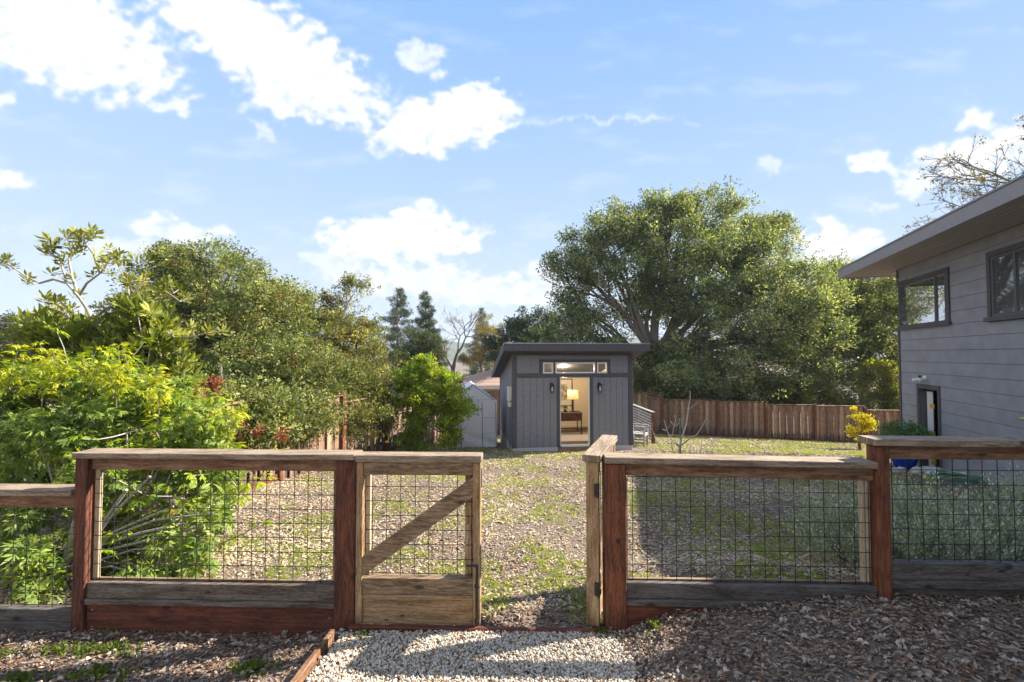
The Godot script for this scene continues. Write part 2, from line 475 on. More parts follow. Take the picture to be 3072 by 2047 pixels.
	M.leaf_soft = leaf_mat(1.0, 0.5)
	M.leaf_dark = leaf_mat(0.35, 0.4)
	var g := StandardMaterial3D.new()
	g.transparency = BaseMaterial3D.TRANSPARENCY_ALPHA; g.albedo_color = Color(0.75, 0.8, 0.82, 0.06); g.roughness = 0.02; g.metallic_specular = 0.5
	M.glass = g
	var wg: StandardMaterial3D = g.duplicate(); wg.metallic_specular = 1.0
	M.window_glass = wg
	M.wall_core = plain(lin(0.085, 0.085, 0.092), 0.9)

# ---------------------------------------------------------------- ground
func build_ground():
	var xs := []; var ds := []
	var v := -12.0
	while v < 14.0: xs.append(v); v += 0.25
	var step := 0.5
	v = 14.0
	while v < 700.0: xs.append(v); xs.push_front(-v + 2.0); v += step; step *= 1.25
	xs.sort()
	v = -6.0
	while v < 14.0: ds.append(v); v += 0.2
	step = 0.4
	while v < 900.0: ds.append(v); v += step; step *= 1.12
	v = -6.0; step = 1.0
	while v > -200.0: v -= step; step *= 1.5; ds.push_front(v)
	var st := st_new()
	for d in ds:
		for x in xs:
			st.set_uv(Vector2(x, d)); st.add_vertex(Vector3(x, gy(x, -d), -d))
	var n := xs.size()
	for j in ds.size() - 1:
		for i in n - 1:
			var a: int = j * n + i
			for k in [a, a + n, a + 1, a + 1, a + n, a + n + 1]: st.add_index(k)
	st.generate_normals()
	var g := top("ground", st.commit(), M.earth)
	tag(g, "brown earth of the garden sloping down to the grey studio", "ground", "structure")
	# wooded hills far away
	var hs := st_new()
	var hn := FastNoiseLite.new(); hn.seed = 4; hn.frequency = 0.006; hn.fractal_octaves = 5
	var cols := 120; var rows := 14
	for j in rows:
		for i in cols:
			var x := -700.0 + 1400.0 * i / (cols - 1)
			var d := 420.0 + 330.0 * j / (rows - 1)
			var t := float(j) / (rows - 1)
			var hgt := -6.0 + sin(minf(t * 1.25, 1.0) * PI * 0.5) * (25.0 + 16.0 * hn.get_noise_2d(x, 0.0) + 7.0 * hn.get_noise_2d(x * 3.0, d * 3.0))
			hs.add_vertex(Vector3(x, hgt, -d))
	for j in rows - 1:
		for i in cols - 1:
			var a := j * cols + i
			for k in [a, a + cols, a + 1, a + 1, a + cols, a + cols + 1]: hs.add_index(k)
	hs.generate_normals()
	var hm := mottle(41, Vector3(0.05, 0.06, 0.035), Vector3(0.13, 0.13, 0.075), 0.05, 60.0)
	tag(top("hills", hs.commit(), hm), "hazy wooded hills beyond the neighbour's roof", "hills", "structure")

# ---------------------------------------------------------------- house on the right
func build_house():
	# local x runs into the house, local z runs along the wall towards the camera, the far wall corner is the origin
	var h := thing("house", "two-storey grey house with horizontal board siding and wide eaves beside the lawn", "house", Vector3(10.55, -1.0, -12.38), deg_to_rad(-19.34))
	var L := 16.0; var top_y := 5.28; var wy0 := 3.70; var wy1 := 4.86
	var cores := [[0.0, L, 2.15, wy0], [0.0, L, wy1, top_y], [0.0, 0.99, -0.4, 2.15], [1.87, L, -0.4, 2.15], [0.0, 0.08, wy0, wy1], [2.32, 3.85, wy0, wy1], [5.6, L, wy0, wy1]]
	for c in cores:
		bar(h, "wall", Vector3(0.02, c[2], c[0]), Vector3(0.14, c[3], c[1]), M.wall_core, 0.0)
	# boards of the long wall, cut round the openings
	var cuts := [[0.91, 1.95, -1.0, 2.24], [-1.0, 2.45, 3.63, 4.93], [3.75, 5.7, 3.60, 4.96]]
	var y := -0.32; var ex := 0.283
	while y < top_y - 0.02:
		var y1 := minf(y + ex - 0.006, top_y - 0.002)
		var spans := [[0.07, L]]
		for c in cuts:
			var z0: float = maxf(c[0], 0.07)
			if y < c[2] - 0.01 and y1 > c[2]: bar(h, "siding_board", Vector3(-0.004, y, z0), Vector3(0.02, c[2], c[1]), M.siding, 0.003)
			if y1 > c[3] + 0.01 and y < c[3]: bar(h, "siding_board", Vector3(-0.004, c[3], z0), Vector3(0.02, y1, c[1]), M.siding, 0.003)
		for c in cuts:
			if y1 > c[2] and y < c[3]:
				var out := []
				for s in spans:
					if c[1] <= s[0] or c[0] >= s[1]: out.append(s); continue
					if c[0] - s[0] > 0.01: out.append([s[0], c[0]])
					if s[1] - c[1] > 0.01: out.append([c[1], s[1]])
				spans = out
		for s in spans:
			var cur: float = s[0]
			while cur < s[1] - 0.01:
				var nxt: float = minf(s[1], cur + 4.9 if cur > s[0] + 0.01 else cur + 3.4 + fposmod(y * 7.3, 1.4))
				if s[1] - nxt < 0.4: nxt = s[1]
				bar(h, "siding_board", Vector3(-0.004, y, cur), Vector3(0.02, y1, nxt - 0.002), M.siding, 0.004)
				cur = nxt
		y += ex
	# far end wall, back wall and near end wall close the house
	for c in [[0.15, 7.0, -0.4, wy0], [0.15, 7.0, wy1, top_y], [3.3, 7.0, wy0, wy1]]:
		bar(h, "end_wall", Vector3(c[0], c[2], 0.0), Vector3(c[1], c[3], 0.12), M.siding, 0.0)
	bar(h, "back_wall", Vector3(7.0, -0.4, 0.0), Vector3(7.12, top_y, L), M.siding, 0.0)
	bar(h, "end_wall", Vector3(0.15, -0.4, L - 0.12), Vector3(7.0, top_y, L), M.siding, 0.0)
	bar(h, "floor_slab", Vector3(0.15, 2.5, 0.13), Vector3(6.99, 2.7, L - 0.13), M.floorwood, 0.0)
	bar(h, "ground_slab", Vector3(0.15, -0.3, 0.13), Vector3(6.99, -0.02, L - 0.13), M.core, 0.0)
	bar(h, "partition", Vector3(0.2, 2.71, 3.05), Vector3(6.9, top_y - 0.01, 3.13), M.beige, 0.0)
	# roof with boarded soffit and fascia
	var ov := 1.07; var far := -1.05
	bar(h, "roof_deck", Vector3(-ov + 0.05, top_y + 0.03, far + 0.05), Vector3(8.0, top_y + 0.2, L + 1.0), M.core, 0.0)
	var sx := -ov + 0.055
	while sx < 0.0:
		bar(h, "soffit_board", Vector3(sx, top_y, far + 0.055), Vector3(minf(sx + 0.124, 0.02), top_y + 0.012, L + 1.0), M.soffit, 0.002)
		sx += 0.146
	bar(h, "soffit_board", Vector3(0.03, top_y, far + 0.055), Vector3(7.9, top_y + 0.02, -0.005), M.soffit, 0.002)
	bar(h, "ceiling", Vector3(0.15, top_y + 0.001, 0.0), Vector3(7.1, top_y + 0.02, L), M.cream, 0.0)
	var f1 := bar(h, "fascia", Vector3(-ov, top_y - 0.02, far), Vector3(-ov + 0.05, top_y + 0.235, L + 1.0), M.fascia, 0.004)
	bar(f1, "drip_edge", Vector3(-0.045, 0.129, -(L + 2.05) / 2.0), Vector3(0.05, 0.165, (L + 2.05) / 2.0), M.fascia, 0.004)
	bar(h, "fascia", Vector3(-ov + 0.051, top_y - 0.02, far), Vector3(8.0, top_y + 0.235, far + 0.05), M.fascia, 0.004)
	bar(h, "roof", Vector3(-ov + 0.02, top_y + 0.241, far - 0.01), Vector3(8.0, top_y + 0.26, L + 1.0), M.trim, 0.0)
	# trim
	bar(h, "corner_board", Vector3(-0.028, -0.3, -0.02), Vector3(0.13, 3.62, 0.068), M.trim)
	bar(h, "corner_board", Vector3(-0.028, 4.94, -0.02), Vector3(0.13, top_y - 0.002, 0.068), M.trim)
	bar(h, "frieze_board", Vector3(-0.02, 4.945, 0.07), Vector3(0.0, 5.05, 0.5), M.siding)
	# corner window
	var w := part(h, "window", block(Vector3(0.035, 0.09, 2.45), 0.003), M.trim, Vector3(-0.02, 4.885, 1.225))
	bar(w, "side_casing", Vector3(-0.018, -1.18, 1.105), Vector3(0.018, -0.047, 1.225), M.trim)
	bar(w, "sill", Vector3(-0.05, -1.255, -1.26), Vector3(0.05, -1.182, 1.27), M.trim)
	bar(w, "frame", Vector3(-0.005, -1.18, -1.17), Vector3(0.05, -0.05, -1.11), M.winframe)
	bar(w, "frame", Vector3(-0.005, -1.18, 0.615), Vector3(0.05, -0.05, 0.675), M.winframe)
	bar(w, "frame", Vector3(-0.005, -1.18, 1.045), Vector3(0.05, -0.05, 1.10), M.winframe)
	for yy in [-1.178, -0.095]:
		bar(w, "frame", Vector3(0.0, yy, -1.108), Vector3(0.05, yy + 0.045, 0.613), M.winframe)
		bar(w, "frame", Vector3(0.0, yy, 0.677), Vector3(0.05, yy + 0.045, 1.043), M.winframe)
	bar(w, "pane", Vector3(0.022, -1.13, -1.107), Vector3(0.028, -0.097, 0.612), M.window_glass, 0.0)
	bar(w, "pane", Vector3(0.022, -1.13, 0.678), Vector3(0.028, -0.097, 1.042), M.window_glass, 0.0)
	var w2 := part(h, "window", block(Vector3(3.2, 0.05, 0.05), 0.002), M.winframe, Vector3(1.72, 4.83, 0.06))
	bar(w2, "frame", Vector3(-1.6, -1.13, -0.025), Vector3(1.6, -1.08, 0.025), M.winframe)
	bar(w2, "frame", Vector3(-0.03, -1.078, -0.025), Vector3(0.03, -0.027, 0.025), M.winframe)
	bar(w2, "pane", Vector3(-1.6, -1.078, -0.003), Vector3(-0.032, -0.027, 0.003), M.window_glass, 0.0)
	bar(w2, "pane", Vector3(0.032, -1.078, -0.003), Vector3(1.6, -0.027, 0.003), M.window_glass, 0.0)
	# second window
	var w3 := part(h, "window", block(Vector3(0.035, 0.10, 1.95), 0.003), M.trim, Vector3(-0.02, 4.91, 4.725))
	for z in [[-0.975, -0.875], [0.875, 0.975]]:
		bar(w3, "side_casing", Vector3(-0.018, -1.215, z[0]), Vector3(0.018, -0.052, z[1]), M.trim)
	bar(w3, "sill", Vector3(-0.055, -1.30, -1.03), Vector3(0.05, -1.217, 1.03), M.trim)
	for z in [-0.874, -0.26, 0.40, 0.815]:
		bar(w3, "frame", Vector3(0.0, -1.214, z), Vector3(0.055, -0.053, z + 0.055), M.winframe)
	for z in [[-0.817, -0.262], [-0.203, 0.398], [0.457, 0.813]]:
		bar(w3, "frame", Vector3(0.002, -1.213, z[0]), Vector3(0.053, -1.165, z[1]), M.winframe)
		bar(w3, "frame", Vector3(0.002, -0.10, z[0]), Vector3(0.053, -0.055, z[1]), M.winframe)
		bar(w3, "pane", Vector3(0.026, -1.163, z[0]), Vector3(0.032, -0.102, z[1]), M.window_glass, 0.0)
	# side door standing open inwards
	var dr := part(h, "door", block(Vector3(0.80, 2.05, 0.11), 0.004), M.white, Vector3(0.195, 1.05, 1.035), Basis(Vector3.UP, deg_to_rad(66.7)))
	for yy in [0.62, -0.05, -0.72]:
		bar(dr, "hinge", Vector3(-0.408, yy, -0.01), Vector3(-0.401, yy + 0.11, 0.075), M.brass, 0.001)
	for c in [[0.91, 0.99], [1.87, 1.95]]:
		bar(h, "door_casing", Vector3(-0.03, -0.1, c[0]), Vector3(0.015, 2.13, c[1]), M.trim)
	bar(h, "door_casing", Vector3(-0.032, 2.132, 0.91), Vector3(0.015, 2.24, 1.95), M.trim)
	bar(h, "door_step", Vector3(-0.25, -0.3, 0.85), Vector3(0.14, -0.02, 2.0), M.concrete, 0.01)
	# twin-head camera light over the door
	var c := thing("security_light", "white twin-head security light mounted above the open side door", "wall light", h.transform * Vector3(-0.02, 2.40, 1.30), h.rotation.y)
	part(c, "base_plate", lathe([[0.0, -0.03], [0.06, -0.03], [0.06, 0.0], [0.05, 0.012], [0.0, 0.012]], 16), M.white, Vector3(-0.005, 0, 0), Basis(Vector3(0, 0, 1), PI / 2))
	part(c, "arm", rod(Vector3(-0.02, -0.02, 0), Vector3(-0.09, -0.03, -0.02), 0.014), M.white)
	for s in [-1.0, 1.0]:
		var head := part(c, "lamp_head", lathe([[0.0, -0.07], [0.028, -0.07], [0.036, -0.02], [0.05, 0.05], [0.052, 0.075], [0.045, 0.078], [0.0, 0.06]], 16), M.white, Vector3(-0.11, -0.05, 0.10 * s - 0.02), Basis(Vector3(0, 0, 1), 1.9) * Basis(Vector3(1, 0, 0), 0.35 * s))
		part(head, "lens", lathe([[0.0, 0.0], [0.044, 0.0], [0.04, 0.008], [0.0, 0.014]], 14), M.galv, Vector3(0, 0.07, 0))
	part(c, "sensor", lathe([[0.0, -0.03], [0.022, -0.025], [0.03, 0.0], [0.022, 0.03], [0.0, 0.035]], 14), M.black, Vector3(-0.10, 0.035, 0.02))

# ---------------------------------------------------------------- garden studio
func build_shed():
	var yaw := deg_to_rad(7.5)
	var base := Vector3(0.02, -0.86, -13.39)
	var s := thing("garden_studio", "grey garden studio with single-slope roof and open doorway at the end of the lawn", "shed", base, yaw)
	var wd := 3.66; var dp := 3.34; var ht := 2.86; var fl := 0.12
	var slope := 0.245
	# foundation
	bar(s, "foundation", Vector3(0.0, -0.25, -0.06), Vector3(1.36, 0.09, 0.012), M.concrete, 0.006)
	bar(s, "foundation", Vector3(2.40, -0.25, -0.06), Vector3(wd, 0.09, 0.012), M.concrete, 0.006)
	bar(s, "foundation", Vector3(-0.012, -0.5, -dp), Vector3(0.05, 0.09, -0.062), M.concrete, 0.006)
	bar(s, "step", Vector3(1.38, -0.15, -0.05), Vector3(2.38, 0.075, 0.06), M.fir, 0.005)
	bar(s, "floor", Vector3(0.06, 0.0, -dp + 0.06), Vector3(wd - 0.06, fl, -0.09), M.floorwood, 0.0)
	# front wall core round the doorway and the three high windows
	for c in [[0.0, 1.42, 0.09, 2.20], [2.335, wd, 0.09, 2.20], [0.0, 0.90, 2.201, ht], [2.87, wd, 2.201, ht], [0.901, 2.869, 2.60, ht], [0.901, 2.869, 2.201, 2.27], [1.22, 1.27, 2.271, 2.599], [2.51, 2.55, 2.271, 2.599]]:
		bar(s, "wall", Vector3(c[0], c[2], -0.10), Vector3(c[1], c[3], -0.022), M.beige, 0.0)
	# grooved vertical boards
	for zone in [[0.115, 1.33, 0.092, 2.155], [2.43, 3.545, 0.092, 2.155], [0.115, 0.79, 2.275, ht - 0.07], [2.975, 3.545, 2.275, ht - 0.07]]:
		var n := maxi(1, roundi((zone[1] - zone[0]) / 0.2))
		var bw: float = (zone[1] - zone[0]) / n
		for i in n:
			bar(s, "siding_board", Vector3(zone[0] + bw * i + 0.004, zone[2], -0.02), Vector3(zone[0] + bw * (i + 1) - 0.004, zone[3], 0.0), M.shed, 0.002)
	bar(s, "backing", Vector3(0.01, 0.091, -0.0215), Vector3(1.41, 2.15, -0.012), M.core, 0.0)
	bar(s, "backing", Vector3(2.345, 0.091, -0.0215), Vector3(3.65, 2.15, -0.012), M.core, 0.0)
	# dark trim of the front
	bar(s, "corner_trim", Vector3(-0.02, 0.091, -0.09), Vector3(0.11, ht - 0.06, 0.022), M.shedtrim)
	bar(s, "corner_trim", Vector3(3.55, 0.091, -0.09), Vector3(3.68, ht - 0.06, 0.022), M.shedtrim)
	bar(s, "belt_trim", Vector3(0.112, 2.157, -0.02), Vector3(3.548, 2.27, 0.026), M.shedtrim)
	bar(s, "frieze", Vector3(-0.02, ht - 0.058, -0.02), Vector3(3.68, ht - 0.002, 0.03), M.shedtrim)
	bar(s, "door_trim", Vector3(1.335, 0.092, -0.02), Vector3(1.415, 2.155, 0.024), M.shedtrim)
	bar(s, "door_trim", Vector3(2.34, 0.092, -0.02), Vector3(2.425, 2.155, 0.024), M.shedtrim)
	bar(s, "window_trim", Vector3(0.795, 2.60, -0.02), Vector3(2.97, 2.69, 0.024), M.shedtrim)
	for c in [[0.795, 0.90], [1.215, 1.275], [2.505, 2.555], [2.875, 2.97]]:
		bar(s, "window_trim", Vector3(c[0], 2.272, -0.02), Vector3(c[1], 2.598, 0.022), M.shedtrim)
	for c in [[0.79, 2.272, 2.695], [2.972, 2.272, 2.695]]:
		pass
	bar(s, "panel", Vector3(0.795, 2.692, -0.02), Vector3(2.97, ht - 0.06, 0.0), M.shed, 0.002)
	# high windows with white frames
	for c in [[0.902, 1.213], [1.277, 2.503], [2.557, 2.873]]:
		var mid: float = (c[0] + c[1]) / 2; var half: float = (c[1] - c[0]) / 2
		var w := part(s, "window", block(Vector3(half * 2, 0.04, 0.05), 0.003), M.white, Vector3(mid, 2.578, 0.008))
		bar(w, "frame", Vector3(-half, -0.304, -0.025), Vector3(half, -0.264, 0.025), M.white)
		bar(w, "frame", Vector3(-half, -0.263, -0.025), Vector3(-half + 0.04, -0.021, 0.025), M.white)
		bar(w, "frame", Vector3(half - 0.04, -0.263, -0.025), Vector3(half, -0.021, 0.025), M.white)
		bar(w, "pane", Vector3(-half + 0.041, -0.262, -0.004), Vector3(half - 0.041, -0.022, 0.002), M.glass, 0.0)
	# white door frame
	var df := part(s, "door_frame", block(Vector3(0.915, 0.025, 0.10), 0.002), M.white, Vector3(1.8775, 2.140, -0.05))
	bar(df, "jamb", Vector3(-0.457, -2.02, -0.05), Vector3(-0.432, -0.013, 0.05), M.white)
	bar(df, "jamb", Vector3(0.427, -2.02, -0.05), Vector3(0.457, -0.013, 0.05), M.white)
	bar(df, "threshold", Vector3(-0.431, -2.05, -0.05), Vector3(0.426, -1.995, 0.06), M.white)
	# side, back walls with sloping tops: a prism in the local yz plane
	var prof := PackedVector2Array([Vector2(0.0, 0.09), Vector2(dp, 0.09), Vector2(dp, ht - slope * dp), Vector2(0.0, ht)])
	var turn := Basis(Vector3(0, 0, -1), Vector3(0, 1, 0), Vector3(1, 0, 0))
	part(s, "side_wall", prism(prof, 0.06), M.beige, Vector3(0.05, 0, -0.101), turn)
	part(s, "side_wall", prism(prof, 0.06), M.beige, Vector3(wd - 0.05, 0, -0.101), turn)
	var nb := 16
	for i in nb:
		var z0 := dp / nb * i + 0.004; var z1 := dp / nb * (i + 1) - 0.004
		var bp := PackedVector2Array([Vector2(z0, 0.092), Vector2(z1, 0.092), Vector2(z1, ht - slope * z1 - 0.01), Vector2(z0, ht - slope * z0 - 0.01)])
		part(s, "siding_board", prism(bp, 0.02), M.shed, Vector3(0.008, 0, -0.094), turn)
		part(s, "siding_board", prism(bp, 0.02), M.shed, Vector3(wd - 0.008, 0, -0.094), turn)
	bar(s, "back_wall", Vector3(0.081, 0.0, -dp - 0.1), Vector3(wd - 0.081, ht - slope * dp, -dp - 0.02), M.beige, 0.0)
	bar(s, "baseboard", Vector3(0.09, fl, -dp - 0.02), Vector3(wd - 0.09, fl + 0.1, -dp), M.cream, 0.003)
	bar(s, "corner_trim", Vector3(-0.02, 0.05, -dp - 0.12), Vector3(0.05, ht - slope * dp - 0.03, -dp - 0.105), M.shedtrim)
	# roof: slab sloping down to the back
	var rp := PackedVector2Array([Vector2(-0.45, 0.0), Vector2(dp + 0.3, -slope * (dp + 0.75)), Vector2(dp + 0.3, -slope * (dp + 0.75) + 0.16), Vector2(-0.45, 0.16)])
	var rw := wd + 0.64
	var roof := part(s, "roof", prism(rp, rw), M.shedtrim, Vector3(wd / 2 + 0.03, ht + slope * 0.45 + 0.005, 0.0), turn)
	var eave := PackedVector2Array([Vector2(-0.475, -0.035), Vector2(-0.452, -0.035), Vector2(-0.452, 0.165), Vector2(-0.475, 0.165)])
	part(roof, "fascia", prism(eave, rw + 0.05), M.shedtrim, Vector3.ZERO)
	for sd in [-1.0, 1.0]:
		var k := -slope * (dp + 0.75)
		var barge := PackedVector2Array([Vector2(-0.45, -0.03), Vector2(dp + 0.31, k - 0.03), Vector2(dp + 0.31, k + 0.168), Vector2(-0.45, 0.168)])
		part(roof, "fascia", prism(barge, 0.022), M.shedtrim, Vector3(0, 0, sd * (rw / 2 + 0.012)))
		var strip := PackedVector2Array([Vector2(-0.48, 0.172), Vector2(dp + 0.32, k + 0.172), Vector2(dp + 0.32, k + 0.195), Vector2(-0.48, 0.195)])
		part(roof, "drip_edge", prism(strip, 0.04), M.metal_edge, Vector3(0, 0, sd * (rw / 2 + 0.012)))
	var strip2 := PackedVector2Array([Vector2(-0.49, 0.168), Vector2(-0.44, 0.168), Vector2(-0.44, 0.195), Vector2(-0.49, 0.195)])
	part(roof, "drip_edge", prism(strip2, rw - 0.04), M.metal_edge, Vector3.ZERO)
	bar(s, "gutter", Vector3(-0.33, 1.985, -dp - 0.41), Vector3(wd + 0.35, 2.10, -dp - 0.315), M.galv, 0.01)
	var X := Transform3D(Basis(Vector3.UP, yaw), base)
	# lanterns beside the doorway
	for i in 2:
		var lx: float = [1.16, 2.62][i]
		var l := thing("wall_lantern", ["black glass wall lantern left of the studio doorway", "black glass wall lantern right of the studio doorway"][i], "wall lantern", X * Vector3(lx, 1.83, 0.005), yaw, "lanterns beside the studio doorway")
		bar(l, "back_plate", Vector3(-0.05, -0.05, 0.0), Vector3(0.05, 0.16, 0.018), M.black, 0.004)
		bar(l, "arm", Vector3(-0.012, 0.10, 0.018), Vector3(0.012, 0.125, 0.06), M.black)
		bar(l, "hood", Vector3(-0.06, 0.075, 0.04), Vector3(0.06, 0.12, 0.155), M.black, 0.012)
		bar(l, "base", Vector3(-0.05, -0.125, 0.05), Vector3(0.05, -0.112, 0.145), M.black, 0.003)
		for cx in [-0.045, 0.045]:
			for cz in [0.055, 0.14]:
				bar(l, "bar", Vector3(cx - 0.004, -0.112, cz - 0.004), Vector3(cx + 0.004, 0.075, cz + 0.004), M.black, 0.0)
		bar(l, "pane", Vector3(-0.040, -0.111, 0.139), Vector3(0.040, 0.074, 0.141), M.glass, 0.0)
		part(l, "bulb", lathe([[0.0, -0.075], [0.02, -0.068], [0.03, -0.04], [0.026, 0.0], [0.014, 0.03], [0.014, 0.07], [0.0, 0.07]], 14), M.white, Vector3(0, 0, 0.098))
	# meter box and conduit on the side wall
	var mb := thing("meter_box", "white electrical box with conduit on the studio's shaded side wall", "electrical box", X * Vector3(-0.006, 1.62, -0.32), yaw)
	bar(mb, "cabinet", Vector3(-0.11, -0.17, -0.14), Vector3(0.0, 0.25, 0.14), M.cream, 0.006)
	bar(mb, "switch", Vector3(-0.09, -0.35, -0.10), Vector3(0.0, -0.19, 0.10), M.cream, 0.006)
	part(mb, "conduit", rod(Vector3(-0.04, -0.352, 0.06), Vector3(-0.04, -1.60, 0.06), 0.016), M.shedtrim)
	build_shed_inside(X, yaw, fl, dp)

func build_shed_inside(X: Transform3D, yaw: float, fl: float, dp: float):
	var desk := thing("desk", "dark wooden writing desk with thin black legs inside the studio", "desk", X * Vector3(1.95, fl, -2.05), yaw)
	bar(desk, "desk_top", Vector3(-0.68, 0.715, -0.29), Vector3(0.68, 0.745, 0.29), M.desk)
	for x in [-0.64, -0.005]:
		var dw := bar(desk, "drawer", Vector3(x, 0.47, 0.255), Vector3(x + 0.625, 0.71, 0.275), M.desk)
		part(dw, "knob", lathe([[0.0, -0.012], [0.012, -0.012], [0.016, 0.0], [0.012, 0.012], [0.0, 0.014]], 12), M.black, Vector3(0, 0, 0.02), Basis(Vector3.RIGHT, PI / 2))
	bar(desk, "apron", Vector3(-0.64, 0.47, -0.25), Vector3(0.63, 0.712, 0.253), M.desk)
	for x in [-0.65, 0.625]:
		for z in [-0.26, 0.255]:
			bar(desk, "leg", Vector3(x, 0.0, z), Vector3(x + 0.03, 0.714, z + 0.03), M.black)
		bar(desk, "stretcher", Vector3(x + 0.005, 0.13, -0.229), Vector3(x + 0.025, 0.155, 0.254), M.black)
	bar(desk, "stretcher", Vector3(-0.619, 0.132, -0.255), Vector3(0.624, 0.157, -0.235), M.black)
	var lamp := thing("table_lamp", "table lamp with white drum shade on the studio desk", "lamp", X * Vector3(2.37, fl + 0.746, -2.08), yaw)
	var prof := [[0.0, 0.0], [0.085, 0.0], [0.085, 0.02], [0.03, 0.03]]
	for i in 8:
		var y0 := 0.03 + i * 0.048
		prof.append_array([[0.02, y0], [0.04, y0 + 0.012], [0.045, y0 + 0.024], [0.04, y0 + 0.036], [0.02, y0 + 0.048]])
	prof.append_array([[0.012, 0.43], [0.012, 0.50], [0.0, 0.50]])
	part(lamp, "lamp_base", lathe(prof, 18), M.black)
	var shade_mat := plain(lin(0.82, 0.78, 0.72), 0.9)
	shade_mat.backlight_enabled = true; shade_mat.backlight = Color(0.8, 0.7, 0.55)
	part(lamp, "lamp_shade", lathe([[0.165, 0.44], [0.19, 0.44], [0.178, 0.74], [0.168, 0.74]], 28), shade_mat)
	part(lamp, "finial", lathe([[0.0, 0.70], [0.008, 0.70], [0.012, 0.76], [0.0, 0.785]], 10), M.black)
	var bulb_mat := plain(Color(1, 0.9, 0.7)); bulb_mat.emission_enabled = true; bulb_mat.emission = Color(1.0, 0.78, 0.5); bulb_mat.emission_energy_multiplier = 2.0
	part(lamp, "bulb", lathe([[0.0, 0.52], [0.02, 0.53], [0.032, 0.57], [0.02, 0.61], [0.0, 0.615]], 12), bulb_mat)
	var ol := OmniLight3D.new(); ol.name = "table_lamp_light"; ol.light_color = Color(1.0, 0.82, 0.6); ol.light_energy = 0.035; ol.light_size = 0.03; ol.omni_range = 8.0; ol.omni_attenuation = 2.0; ol.shadow_enabled = true
	lamp.add_child(ol); ol.position = Vector3(0, 0.57, 0)
	var pot := thing("potted_plant", "small leafy plant in dark pot on the studio desk", "plant", X * Vector3(2.08, fl + 0.746, -2.0), yaw)
	part(pot, "pot", lathe([[0.0, 0.0], [0.04, 0.0], [0.055, 0.09], [0.048, 0.09], [0.0, 0.075]], 16), M.black)
	var st := st_new()
	for i in 26:
		var dir := (rand_dir() + Vector3(0, 1.1, 0)).normalized()
		leaf_blade(st, Vector3(0, 0.08, 0) + dir * 0.05, dir, rng.randf_range(0.08, 0.15), 0.025, Color(0.05, 0.13, 0.04))
	part(pot, "leaves", st.commit(), M.leaf)
	var cd := thing("candle", "white pillar candle beside the desk lamp", "candle", X * Vector3(2.20, fl + 0.746, -1.95), yaw)
	part(cd, "wax", lathe([[0.0, 0.0], [0.022, 0.0], [0.022, 0.21], [0.018, 0.215], [0.0, 0.205]], 14), M.white)
	part(cd, "wick", rod(Vector3(0, 0.2, 0), Vector3(0.003, 0.225, 0), 0.0015, 5), M.black)
	var bk := thing("book", "open pale magazine lying on the studio desk", "book", X * Vector3(1.72, fl + 0.746, -1.95), yaw + 0.3)
	bar(bk, "cover", Vector3(-0.16, 0.0, -0.11), Vector3(0.16, 0.008, 0.11), M.white)
	part(bk, "pages", block(Vector3(0.15, 0.02, 0.20), 0.006), M.cream, Vector3(-0.077, 0.019, 0), Basis(Vector3(0, 0, 1), -0.08))
	part(bk, "pages", block(Vector3(0.15, 0.02, 0.20), 0.006), M.cream, Vector3(0.077, 0.019, 0), Basis(Vector3(0, 0, 1), 0.08))
	var ch := thing("office_chair", "cream upholstered chair behind the studio desk", "chair", X * Vector3(1.62, fl, -2.62), yaw)
	part(ch, "seat", block(Vector3(0.5, 0.09, 0.5), 0.03), M.cream, Vector3(0, 0.45, 0.1))
	part(ch, "backrest", block(Vector3(0.5, 0.55, 0.08), 0.03), M.cream, Vector3(0, 0.78, -0.17), Basis(Vector3.RIGHT, -0.1))
	for x in [-0.21, 0.21]:
		for z in [-0.11, 0.3]:
			bar(ch, "leg", Vector3(x - 0.02, 0.0, z - 0.02), Vector3(x + 0.02, 0.405, z + 0.02), M.desk)
	# framed print on the back wall
	var fr := thing("framed_print", "large black-framed abstract print on the studio's back wall", "picture", X * Vector3(2.22, 0.91, -dp - 0.018), yaw)
	for c in [[-0.48, 0.99, 0.48, 1.02], [-0.48, 0.0, 0.48, 0.03]]:
		bar(fr, "frame", Vector3(c[0], c[1], 0.0), Vector3(c[2], c[3], 0.03), M.black)
	for x in [-0.48, 0.45]:
		bar(fr, "frame", Vector3(x, 0.031, 0.0), Vector3(x + 0.03, 0.989, 0.03), M.black)
	bar(fr, "mat_board", Vector3(-0.449, 0.031, 0.003), Vector3(0.449, 0.989, 0.012), M.cream, 0.0)
	var art := mottle(51, Vector3(0.22, 0.19, 0.16), Vector3(0.62, 0.56, 0.47), 0.012, 0.55, 0.8, 4, 0.0, 2.0)
	bar(fr, "print", Vector3(-0.28, 0.22, 0.0125), Vector3(0.28, 0.82, 0.016), art, 0.0)
	var rug := top("rug", block(Vector3(2.4, 0.012, 1.6), 0.004), mottle(52, Vector3(0.45, 0.43, 0.42), Vector3(0.72, 0.70, 0.69), 0.05, 0.7), X * Vector3(1.9, fl + 0.0075, -1.45))
	rug.rotation.y = yaw
	tag(rug, "pale patterned rug on the studio floor", "rug")
	var cl := thing("ceiling_light", "small round ceiling light glowing inside the studio", "ceiling light", X * Vector3(1.97, 2.45, -1.75), yaw)
	var cm := plain(Color(1, 0.95, 0.85)); cm.emission_enabled = true; cm.emission = Color(1.0, 0.86, 0.6); cm.emission_energy_multiplier = 2.2
	part(cl, "lens", lathe([[0.0, -0.012], [0.07, -0.01], [0.085, 0.0], [0.0, 0.001]], 20), cm, Vector3.ZERO, Basis(Vector3.RIGHT, 0.24))
